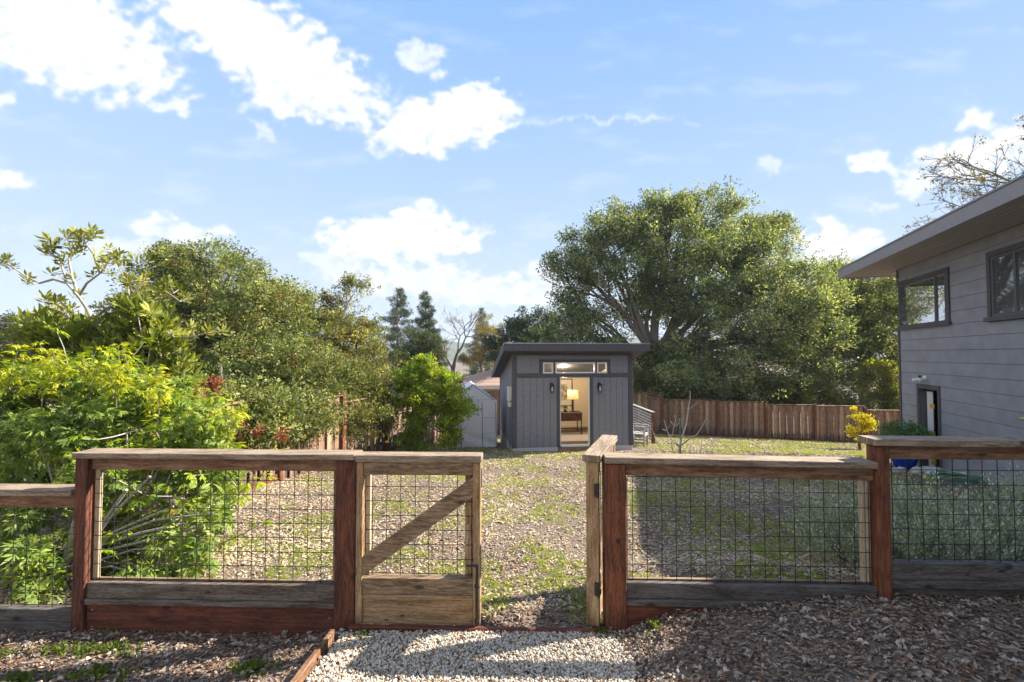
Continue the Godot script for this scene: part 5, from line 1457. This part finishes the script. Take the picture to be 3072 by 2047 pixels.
	var z := func(x: float, y: float, dz: float): return W(1860.0 + x / 6.536, 1180.0 + y / 6.536, d + dz) - fp
	var limbs := [
		[[[1160, 1700, 0], [1158, 1240, 0], [1165, 1060, 0], [1190, 960, 0], [1230, 800, 0.05], [1290, 620, 0.1], [1330, 380, 0.12], [1350, 230, 0.12], [1375, 120, 0.12], [1380, -60, 0.12]], 0.030, 0.007],
		[[[1335, 330, 0.12], [1420, 270, 0.1], [1500, 215, 0.1], [1530, 160, 0.1]], 0.011, 0.006], [[[1335, 330, 0.12], [1285, 285, 0.12]], 0.008, 0.005],
		[[[1170, 1040, 0], [1330, 920, -0.1], [1500, 820, -0.2], [1590, 700, -0.2], [1640, 600, -0.2], [1690, 490, -0.2], [1735, 360, -0.2]], 0.021, 0.007],
		[[[1635, 610, -0.2], [1730, 590, -0.2], [1785, 530, -0.2]], 0.010, 0.006],
		[[[1165, 1060, 0], [1080, 930, 0.1], [990, 900, 0.15], [1040, 780, 0.15], [1060, 660, 0.15], [1095, 500, 0.15], [1065, 415, 0.15]], 0.015, 0.006],
		[[[1060, 665, 0.15], [1025, 590, 0.15], [980, 545, 0.15]], 0.009, 0.005], [[[1070, 650, 0.15], [1130, 620, 0.15], [1160, 575, 0.15]], 0.009, 0.005],
		[[[1165, 1040, 0], [1080, 980, -0.1], [1000, 890, -0.15], [930, 770, -0.15], [900, 640, -0.15], [865, 525, -0.15]], 0.015, 0.006], [[[910, 735, -0.15], [815, 700, -0.15]], 0.009, 0.005], [[[915, 700, -0.15], [965, 645, -0.15]], 0.008, 0.004],
		[[[1160, 1350, 0], [1060, 1190, 0.1], [1020, 1080, 0.1], [1015, 950, 0.1]], 0.013, 0.009],
		[[[1155, 1450, 0], [950, 1240, -0.2], [830, 1120, -0.2], [720, 970, -0.2], [660, 800, -0.2], [630, 700, -0.2], [640, 580, -0.2]], 0.015, 0.006], [[[640, 800, -0.2], [520, 700, -0.2], [510, 655, -0.2]], 0.009, 0.005],
		[[[1165, 1600, 0], [1350, 1250, 0.2], [1400, 1090, 0.2], [1370, 1000, 0.2]], 0.009, 0.005], [[[1165, 1620, 0], [1420, 1220, -0.2], [1500, 1150, -0.2], [1505, 1080, -0.2]], 0.009, 0.004],
		[[[1165, 1650, 0], [1540, 1260, 0.1], [1590, 1110, 0.1], [1610, 960, 0.1], [1600, 880, 0.1]], 0.010, 0.004], [[[1590, 1110, 0.1], [1690, 1060, 0.1]], 0.006, 0.003],
		[[[1165, 1660, 0], [1640, 1250, -0.1], [1790, 1160, -0.1], [1830, 1050, -0.1], [1790, 910, -0.1], [1730, 900, -0.1]], 0.011, 0.004], [[[1820, 1260, -0.1], [1815, 1150, -0.1]], 0.008, 0.005]]
	for l in limbs:
		var pts := []
		for q in l[0]: pts.append(z.call(q[0], q[1], q[2]) + rand_dir() * 0.006)
		tube(st, pts, taper(l[1] * 0.72, l[2] * 0.8, pts.size() - 1), 7)
	part(fig, "trunk", st.commit(), M.palebark)
	var sk := thing("plant_stake", "thin blue-green metal stake beside the leafless sapling", "stake", G(3.37, 9.1))
	part(sk, "shaft", rod(Vector3(0, -0.2, 0), Vector3(-0.04, 1.17, 0.02), 0.010, 8), plain(lin(0.06, 0.20, 0.22), 0.45))
	part(sk, "tip", rod(Vector3(-0.04, 1.17, 0.02), Vector3(-0.041, 1.185, 0.02), 0.012, 8), plain(lin(0.2, 0.3, 0.32), 0.5))
	# blue pot with a clipped bush
	var pp := G(9.42, 11.0)
	var pot := thing("potted_bush", "round green bush in a glossy cobalt-blue pot by the side door", "plant", pp)
	part(pot, "pot", lathe([[0.0, 0.0], [0.15, 0.0], [0.20, 0.08], [0.27, 0.28], [0.30, 0.46], [0.33, 0.50], [0.33, 0.54], [0.29, 0.54], [0.27, 0.48], [0.0, 0.46]], 28), M.blue)
	var xf := []; var cols := PackedColorArray()
	for i in 520:
		var r := rand_dir() * pow(rng.randf(), 0.35)
		if r.y < -0.75: continue
		xf.append(Transform3D(basis_up((r + rand_dir() * 0.6).normalized(), rng.randf() * TAU, Vector3.ONE * rng.randf_range(0.10, 0.17)), Vector3(r.x * 0.50, 0.82 + r.y * 0.33, r.z * 0.46)))
		cols.append(Color(0.06, 0.15, 0.05).lerp(Color(0.17, 0.32, 0.10), rng.randf()))
	multi(pot, "crown", cache.oak, M.leaf_dark, xf, cols)
	# pale rocks edging the planting bed by the door
	var spots := [[9.0, 10.6, 0.10], [9.25, 10.45, 0.13], [9.45, 10.25, 0.16], [9.62, 10.0, 0.10], [8.8, 10.5, 0.09], [9.55, 10.55, 0.14], [9.75, 10.3, 0.12], [9.3, 10.15, 0.10], [9.1, 10.3, 0.08], [9.66, 9.75, 0.12], [8.62, 10.62, 0.08], [9.72, 10.62, 0.09]]
	var words := ["small pale rock second from the blue pot in the door-side bed", "broad pale rock in the middle of the door-side rock edging", "largest pale rock of the edging in front of the side door", "flat pale rock near the wall end of the edging", "small grey rock at the pot end of the edging", "rounded pale rock close under the side door", "pale rock against the siding right of the side door", "low pale rock in the front row of the edging", "small rock in the front row nearest the blue pot", "rock nearest the green hose in the edging", "outermost small rock of the edging beside the lawn", "small rock tucked beside the side door step"]
	for i in spots.size():
		var q: Array = spots[i]
		var o := top("edging_rock", rock_mesh(q[2], 600 + i), M.rock, G(q[0], q[1], q[2] * 0.35))
		tag(o, words[i], "rock", "", "pale rocks edging the bed by the side door")
	# coiled hose
	var hp := G(9.05, 9.35)
	var hs := thing("garden_hose", "green garden hose coiled on the mulch against the house wall", "hose", hp)
	st = st_new()
	var pts := []
	for i in 150:
		var a := i * 0.21
		var r := 0.36 + 0.05 * sin(i * 0.37)
		pts.append(Vector3(cos(a) * r, 0.03 + 0.012 * (i / 30) + 0.02 * sin(a * 1.3), sin(a) * r * 0.9))
	var last: Vector3 = pts[-1]
	for i in range(1, 13):
		var t := i / 12.0
		pts.append(last.lerp(Vector3(0.42, 0.62, -0.18), t) + Vector3(0, 0.14 * sin(t * PI) * (0.4 - t), 0))
	tube(st, pts, taper(0.012, 0.012, pts.size() - 1), 7)
	part(hs, "hose_line", st.commit(), M.hose)
	part(hs, "tap", lathe([[0.0, -0.03], [0.014, -0.03], [0.014, 0.03], [0.024, 0.032], [0.024, 0.045], [0.0, 0.045]], 10), M.brass, Vector3(0.42, 0.64, -0.18))
	part(hs, "tap_pipe", rod(Vector3(0.42, 0.66, -0.18), Vector3(0.62, 0.67, -0.1), 0.012), M.galv)
	# small yellow plaque on the siding
	var hx := Transform3D(Basis(Vector3.UP, deg_to_rad(-19.34)), Vector3(10.55, -1.0, -12.38))
	var pl := top("wall_plaque", lathe([[0.0, 0.0], [0.16, 0.0], [0.15, 0.012], [0.0, 0.014]], 20), plain(lin(0.62, 0.60, 0.16), 0.5), hx * Vector3(-0.006, 1.84, 4.62))
	pl.basis = Basis(Vector3.UP, deg_to_rad(-19.34)) * Basis(Vector3(0, 0, 1), PI / 2) * Basis.from_scale(Vector3(0.14, 1, 1))
	tag(pl, "small flat pale-yellow oval on the grey house siding", "plaque")
	# rosemary bushes behind the right fence
	rng.seed = 520
	var rs := rosemary_shoot()
	var rp := [[3.05, 4.15, 0.40, 0.48], [3.72, 4.2, 0.42, 0.68], [4.3, 5.3, 0.40, 0.5], [3.35, 3.62, 0.30, 0.30], [3.95, 3.66, 0.30, 0.30], [5.3, 4.75, 0.36, 0.6], [4.55, 4.1, 0.30, 0.68]]
	var rw := ["blue-flowering rosemary spilling past the pale strip beside the second right post", "wide blue-flowering rosemary just right of the second right post", "tall rosemary in the middle of the bed in front of the hose", "low rosemary close behind the wire beside the second right post", "low sprawling rosemary close behind the wire at the centre of the higher section", "rosemary bush at the right edge nearest the house", "upright brownish rosemary behind the right end of the wire"]
	for i in rp.size():
		var q: Array = rp[i]
		var at := G(q[0], q[1])
		var o := thing("rosemary_bush", rw[i], "shrub", at, 0.0, "rosemary bushes behind the right fence")
		st = st_new()
		xf = []; cols = PackedColorArray()
		for k in 9:
			var a := rng.randf() * TAU
			tube(st, curve_pts(Vector3.ZERO, Vector3(cos(a) * q[2] * 0.7, q[3] * 0.6, sin(a) * q[2] * 0.7), Vector3(0, -0.05, 0), 4, 0.02), taper(0.012, 0.004, 4), 5)
		part(o, "stems", st.commit(), M.bark)
		for k in 300:
			var a := rng.randf() * TAU; var r: float = sqrt(rng.randf()) * q[2]
			var hgt: float = q[3] * (1.0 - 0.55 * pow(r / q[2], 2.0)) * rng.randf_range(0.25, 0.85)
			var up := (Vector3(cos(a) * r * 0.9, 0.9, sin(a) * r * 0.9) + rand_dir() * 0.4).normalized()
			xf.append(Transform3D(basis_up(up, rng.randf() * TAU, Vector3(1.0, rng.randf_range(1.0, 1.9), 1.0) * rng.randf_range(0.8, 1.2)), Vector3(cos(a) * r, hgt - 0.06, sin(a) * r)))
			var v := rng.randf_range(0.6, 1.35)
			cols.append(Color(v, v, v))
		multi(o, "foliage", rs, M.leaf, xf, cols)
	# overhead wire at the far left
	st = st_new()
	pts = []
	var wa := W(-200, 940, 24.0); var wb := W(760, 1000, 30.0)
	for i in 13: pts.append(wa.lerp(wb, i / 12.0) + Vector3(0, -0.5 * sin(i / 12.0 * PI), 0))
	tube(st, pts, taper(0.012, 0.012, 12), 5)
	tag(top("overhead_wire", st.commit(), M.galv), "thin overhead wire crossing in front of the far left trees", "wire")

func rosemary_shoot() -> ArrayMesh:
	var st := st_new()
	for i in 34:
		var t := i / 33.0
		var a := i * 2.4
		var dir := Vector3(cos(a), 0.9, sin(a)).normalized()
		var v := rng.randf_range(0.7, 1.3)
		leaf_blade(st, Vector3(0, t * 0.2, 0), dir, 0.032, 0.006, Color(0.34 * v, 0.38 * v, 0.24 * v))
		if i % 4 == 0 and t > 0.3:
			for k in 2:
				leaf_blade(st, Vector3(0, t * 0.2, 0) + dir * 0.008, (dir + rand_dir() * 0.5).normalized(), 0.016, 0.012, Color(0.68, 0.67, 0.85) * rng.randf_range(0.85, 1.15))
	return st.commit()

func rock_mesh(r: float, sd: int) -> ArrayMesh:
	var sp := SphereMesh.new(); sp.radius = r; sp.height = r * 2; sp.radial_segments = 14; sp.rings = 8
	var arr := sp.get_mesh_arrays()
	var v: PackedVector3Array = arr[Mesh.ARRAY_VERTEX]
	for i in v.size():
		var n := v[i] / r
		var k := 1.0 + 0.35 * nz.get_noise_3d(n.x * 1.1 + sd, n.y * 1.1, n.z * 1.1)
		v[i] = Vector3(v[i].x * 1.25, v[i].y * 0.72, v[i].z) * k
	arr[Mesh.ARRAY_VERTEX] = v
	var am := ArrayMesh.new(); am.add_surface_from_arrays(Mesh.PRIMITIVE_TRIANGLES, arr)
	var st := SurfaceTool.new(); st.create_from(am, 0); st.generate_normals()
	return st.commit()

# ---------------------------------------------------------------- mulch, litter, gravel, grass
func chip_mesh(sd: int) -> ArrayMesh:
	rng.seed = sd
	var st := st_new()
	var n := 5
	var lo := []; var hi := []
	for i in n:
		var a := TAU * i / n + rng.randf_range(-0.35, 0.35)
		var p := Vector3(cos(a) * 0.5, 0, sin(a) * 0.24) * rng.randf_range(0.8, 1.2)
		lo.append(p + Vector3(0, -0.06, 0)); hi.append(p * 0.92 + Vector3(0, 0.06 + rng.randf_range(-0.03, 0.05), 0))
	var mid := Vector3(0, 0.09, 0)
	for i in n:
		var j := (i + 1) % n
		var nn: Vector3 = (hi[j] - hi[i]).cross(mid - hi[i]).normalized()
		if nn.y < 0: nn = -nn
		tri(st, hi[i], hi[j], mid, nn)
		var e: Vector3 = (hi[j] - hi[i]).cross(Vector3.UP).normalized()
		if e.dot(hi[i] + hi[j]) < 0: e = -e
		quad(st, lo[i], lo[j], hi[j], hi[i], e)
	return st.commit()

func lobed_leaf(sd: int) -> ArrayMesh:
	rng.seed = sd
	var st := st_new()
	var n := 14
	var c := Vector3.ZERO
	var pts := []
	for i in n:
		var a := TAU * i / n
		var r := (0.5 if i % 2 == 0 else 0.33) * rng.randf_range(0.75, 1.2)
		pts.append(Vector3(cos(a) * r, rng.randf_range(-0.05, 0.3), sin(a) * r * 0.5))
	for i in n:
		var nn: Vector3 = (pts[(i + 1) % n] - c).cross(pts[i] - c).normalized()
		if nn.y < 0: nn = -nn
		tri(st, c, pts[i], pts[(i + 1) % n], nn)
	return st.commit()

func pebble_mesh() -> ArrayMesh:
	var sp := SphereMesh.new(); sp.radius = 0.5; sp.height = 1.0; sp.radial_segments = 7; sp.rings = 4
	var arr := sp.get_mesh_arrays()
	var v: PackedVector3Array = arr[Mesh.ARRAY_VERTEX]
	for i in v.size(): v[i] = Vector3(v[i].x * 1.15, v[i].y * 0.75, v[i].z * 0.9) * (1.0 + 0.25 * nz.get_noise_3d(v[i].x * 3, v[i].y * 3, v[i].z * 3))
	arr[Mesh.ARRAY_VERTEX] = v
	var am := ArrayMesh.new(); am.add_surface_from_arrays(Mesh.PRIMITIVE_TRIANGLES, arr)
	return am

func on_path(x: float, d: float) -> bool:
	return d < 3.16 and x > -1.165 and x < 0.66 + 0.06 * sin(d * 5.0) + 0.05 * nz.get_noise_2d(d * 3.0, 4.0)

func inside_something(x: float, d: float) -> bool:
	if d > 13.3 and d < 17.0 and x > -0.0 and x < 4.0: return true
	var along := (x - 6.209 - 0.351 * d)
	if along > -0.02 and d < 12.6: return true
	return false

func grassy(x: float, d: float) -> float:
	var n := nz.get_noise_2d(x * 0.55 + 40.0, d * 0.38)
	var m := nz.get_noise_2d(x * 1.7 + 9.0, d * 1.3 + 3.0)
	return n * 0.75 + m * 0.6

func slope_up(x: float, d: float) -> Vector3:
	return Vector3(gy(x - 0.05, -d) - gy(x + 0.05, -d), 0.1, gy(x, -d - 0.05) - gy(x, -d + 0.05)).normalized()

func build_ground_cover():
	rng.seed = 701
	var chips := [chip_mesh(711), chip_mesh(712)]
	rng.seed = 702
	var pal := [Color(0.095, 0.045, 0.022), Color(0.21, 0.105, 0.055), Color(0.33, 0.20, 0.115), Color(0.44, 0.31, 0.20), Color(0.28, 0.23, 0.19), Color(0.58, 0.48, 0.37), Color(0.06, 0.034, 0.02)]
	# [x0, x1, d0, d1, count, size range]
	var zones := [[-4.4, 4.6, 1.95, 3.22, 36000, 0.011, 0.042, 0], [-4.6, 4.8, 3.2, 5.5, 34000, 0.014, 0.050, 0], [-5.2, 7.5, 5.5, 9.5, 44000, 0.02, 0.058, 1], [-5.0, 10.5, 9.5, 15.0, 36000, 0.032, 0.075, 1], [-3.5, 18.0, 15.0, 24.0, 26000, 0.055, 0.105, 1]]
	for k in 2:
		var xf := []; var cols := PackedColorArray()
		for zn in zones:
			var n: int = zn[4] / 2
			for i in n:
				var x := rng.randf_range(zn[0], zn[1]); var d := rng.randf_range(zn[2], zn[3])
				if on_path(x, d) and rng.randf() > 0.05: continue
				if inside_something(x, d): continue
				if absf(x / (d + 0.01)) > 1.3: continue
				if d > 3.6 and nz.get_noise_2d(x * 0.45 + 20.0, d * 0.45) < -0.2 and rng.randf() < 0.55: continue
				var s := rng.randf_range(zn[5], zn[6])
				var up := (slope_up(x, d) + rand_dir() * 0.45).normalized()
				xf.append(Transform3D(basis_up(up, rng.randf() * TAU, Vector3(s * (1.0 if rng.randf() > 0.07 else rng.randf_range(1.8, 3.2)), s * rng.randf_range(0.6, 1.3), s * rng.randf_range(0.55, 1.1))), Vector3(x, gy(x, -d) + rng.randf_range(0.0, 0.018), -d)))
				var c: Color = pal[rng.randi_range(0, 6)].lerp(pal[rng.randi_range(0, 5)], rng.randf() * 0.6)
				if d < 3.5: c = c * Color(0.72, 0.68, 0.67)
				else:   # the lawn's chips are older, bleached straw and grey
					var patch := nz.get_noise_2d(x * 0.3 + 70.0, d * 0.3)
					c = c.lerp(Color(0.68, 0.55, 0.345), clampf(rng.randf_range(0.0, 0.75) + patch * 0.6, 0.0, 0.9))
				cols.append(c)
		var o := multi(self, "wood_chips", chips[k], M.vcol, xf, cols)
		tag(o, ["brown wood chip mulch strewn over the whole garden", "paler wood chip mulch strewn over the whole garden"][k], "mulch", "stuff")
	# dry lobed leaves
	var lf := lobed_leaf(721); rng.seed = 722
	var xf := []; var cols := PackedColorArray()
	for i in 2300:
		var x := rng.randf_range(-4.5, 6.0); var d := rng.randf_range(1.95, 9.0)
		if i < 600: x = rng.randf_range(0.6, 4.4); d = rng.randf_range(2.0, 4.2)
		elif i < 850: x = rng.randf_range(-4.4, -1.1); d = rng.randf_range(2.2, 3.25)
		if on_path(x, d) and rng.randf() > 0.08: continue
		if inside_something(x, d): continue
		var s := rng.randf_range(0.03, 0.085) * (1.0 if d < 4.5 else 0.7)
		xf.append(Transform3D(basis_up((slope_up(x, d) + rand_dir() * 0.35).normalized(), rng.randf() * TAU, Vector3.ONE * s), Vector3(x, gy(x, -d) + rng.randf_range(0.012, 0.03), -d)))
		cols.append(Color(0.24, 0.15, 0.09).lerp(Color(0.50, 0.43, 0.36), rng.randf()))
	var litter := multi(self, "fallen_leaves", lf, M.vcol, xf, cols)
	tag(litter, "dry lobed oak leaves scattered over the mulch", "fallen leaves", "stuff")
	# white gravel of the path
	rng.seed = 731
	xf = []; cols = PackedColorArray()
	for i in 34000:
		var x := rng.randf_range(-1.2, 0.95); var d := rng.randf_range(1.9, 3.19)
		if x < -1.15 and d < 3.1: continue
		if not on_path(x, d) and rng.randf() > 0.10: continue
		var s := rng.randf_range(0.009, 0.019)
		xf.append(Transform3D(basis_up((Vector3.UP + rand_dir() * 0.8).normalized(), rng.randf() * TAU, Vector3.ONE * s), Vector3(x, gy(x, -d) + rng.randf_range(0.0, 0.022), -d)))
		var r := rng.randf()
		var c := Color(0.42, 0.37, 0.29).lerp(Color(0.62, 0.57, 0.48), rng.randf())
		if r < 0.22: c = Color(0.30, 0.19, 0.11)
		elif r < 0.26: c = Color(0.36, 0.35, 0.34)
		elif r < 0.36: c = Color(0.60, 0.48, 0.32)
		cols.append(c)
	tag(multi(self, "gravel", pebble_mesh(), M.vcol, xf, cols), "white pebble gravel of the path leading to the gate", "gravel", "stuff")
	# grass tufts
	rng.seed = 741
	var st := st_new()
	for i in 9:
		var a := rng.randf() * TAU
		var dir := Vector3(cos(a) * 0.6, 1.0, sin(a) * 0.6).normalized()
		var v := rng.randf_range(0.8, 1.25)
		leaf_blade(st, Vector3(cos(a), 0, sin(a)) * rng.randf_range(0.0, 0.25), dir, rng.randf_range(0.6, 1.0), 0.07, Color(v, v, v), 0.2, 0.35, 0.15)
	var tuft := st.commit()
	xf = []; cols = PackedColorArray()
	var tries := 0
	while xf.size() < 38000 and tries < 240000:
		tries += 1
		var d := 3.3 + 19.5 * pow(rng.randf(), 1.3)
		var x := rng.randf_range(-4.6, 4.5 + d * 0.55)
		if x > 0.92 * d: continue
		if inside_something(x, d): continue
		if x < -4.3: continue
		var gr := grassy(x, d)
		var bias := -0.02 if x > -1.5 else 0.14
		if d > 9.0: bias = lerpf(bias, -0.06, smoothstep(9.0, 14.0, d))
		if gr < bias - 0.10 + rng.randf() * 0.34: continue
		var s := rng.randf_range(0.025, 0.075) * (1.0 + d * 0.012)
		xf.append(Transform3D(basis_up((Vector3.UP + rand_dir() * 0.25).normalized(), rng.randf() * TAU, Vector3(s, s, s)), Vector3(x, gy(x, -d), -d)))
		cols.append(Color(0.18, 0.28, 0.035).lerp(Color(0.50, 0.54, 0.09), rng.randf()))
	for i in 160:
		var x := rng.randf_range(0.75, 1.15) if i < 60 else rng.randf_range(0.8, 2.4)
		var d := rng.randf_range(3.32, 3.7)
		var s := rng.randf_range(0.07, 0.16) if i < 60 else rng.randf_range(0.05, 0.1)
		xf.append(Transform3D(basis_up((Vector3.UP + rand_dir() * 0.2).normalized(), rng.randf() * TAU, Vector3.ONE * s), Vector3(x, gy(x, -d), -d)))
		cols.append(Color(0.16, 0.24, 0.03).lerp(Color(0.34, 0.40, 0.06), rng.randf()))
	tag(multi(self, "grass", tuft, M.leaf_soft, xf, cols), "sparse bright green grass tufts growing through the wood chips", "grass", "stuff")
	# low weeds in front of the left fence
	rng.seed = 751
	xf = []; cols = PackedColorArray()
	for q in [[-2.75, 3.02, 0.16, 60], [-3.45, 2.95, 0.14, 34], [-2.45, 2.74, 0.10, 26], [-2.9, 2.7, 0.1, 22], [-1.55, 2.8, 0.07, 26], [-1.0, 3.1, 0.04, 8], [0.60, 3.14, 0.03, 10], [0.93, 3.05, 0.03, 7]]:
		for i in q[3]:
			var x: float = q[0] + rng.randfn(0, q[2]); var d: float = q[1] + rng.randfn(0, 0.035)
			xf.append(Transform3D(basis_up((Vector3.UP + rand_dir() * 0.5).normalized(), rng.randf() * TAU, Vector3.ONE * rng.randf_range(0.04, 0.07)), Vector3(x, gy(x, -d) + 0.015, -d)))
			cols.append(Color(0.07, 0.13, 0.02).lerp(Color(0.24, 0.30, 0.05), rng.randf()))
	tag(multi(self, "weeds", sprig(9, 0.5, 0.3, 752, 0.35), M.leaf_soft, xf, cols), "low green weeds sprouting in the mulch in front of the fence", "weeds", "stuff")
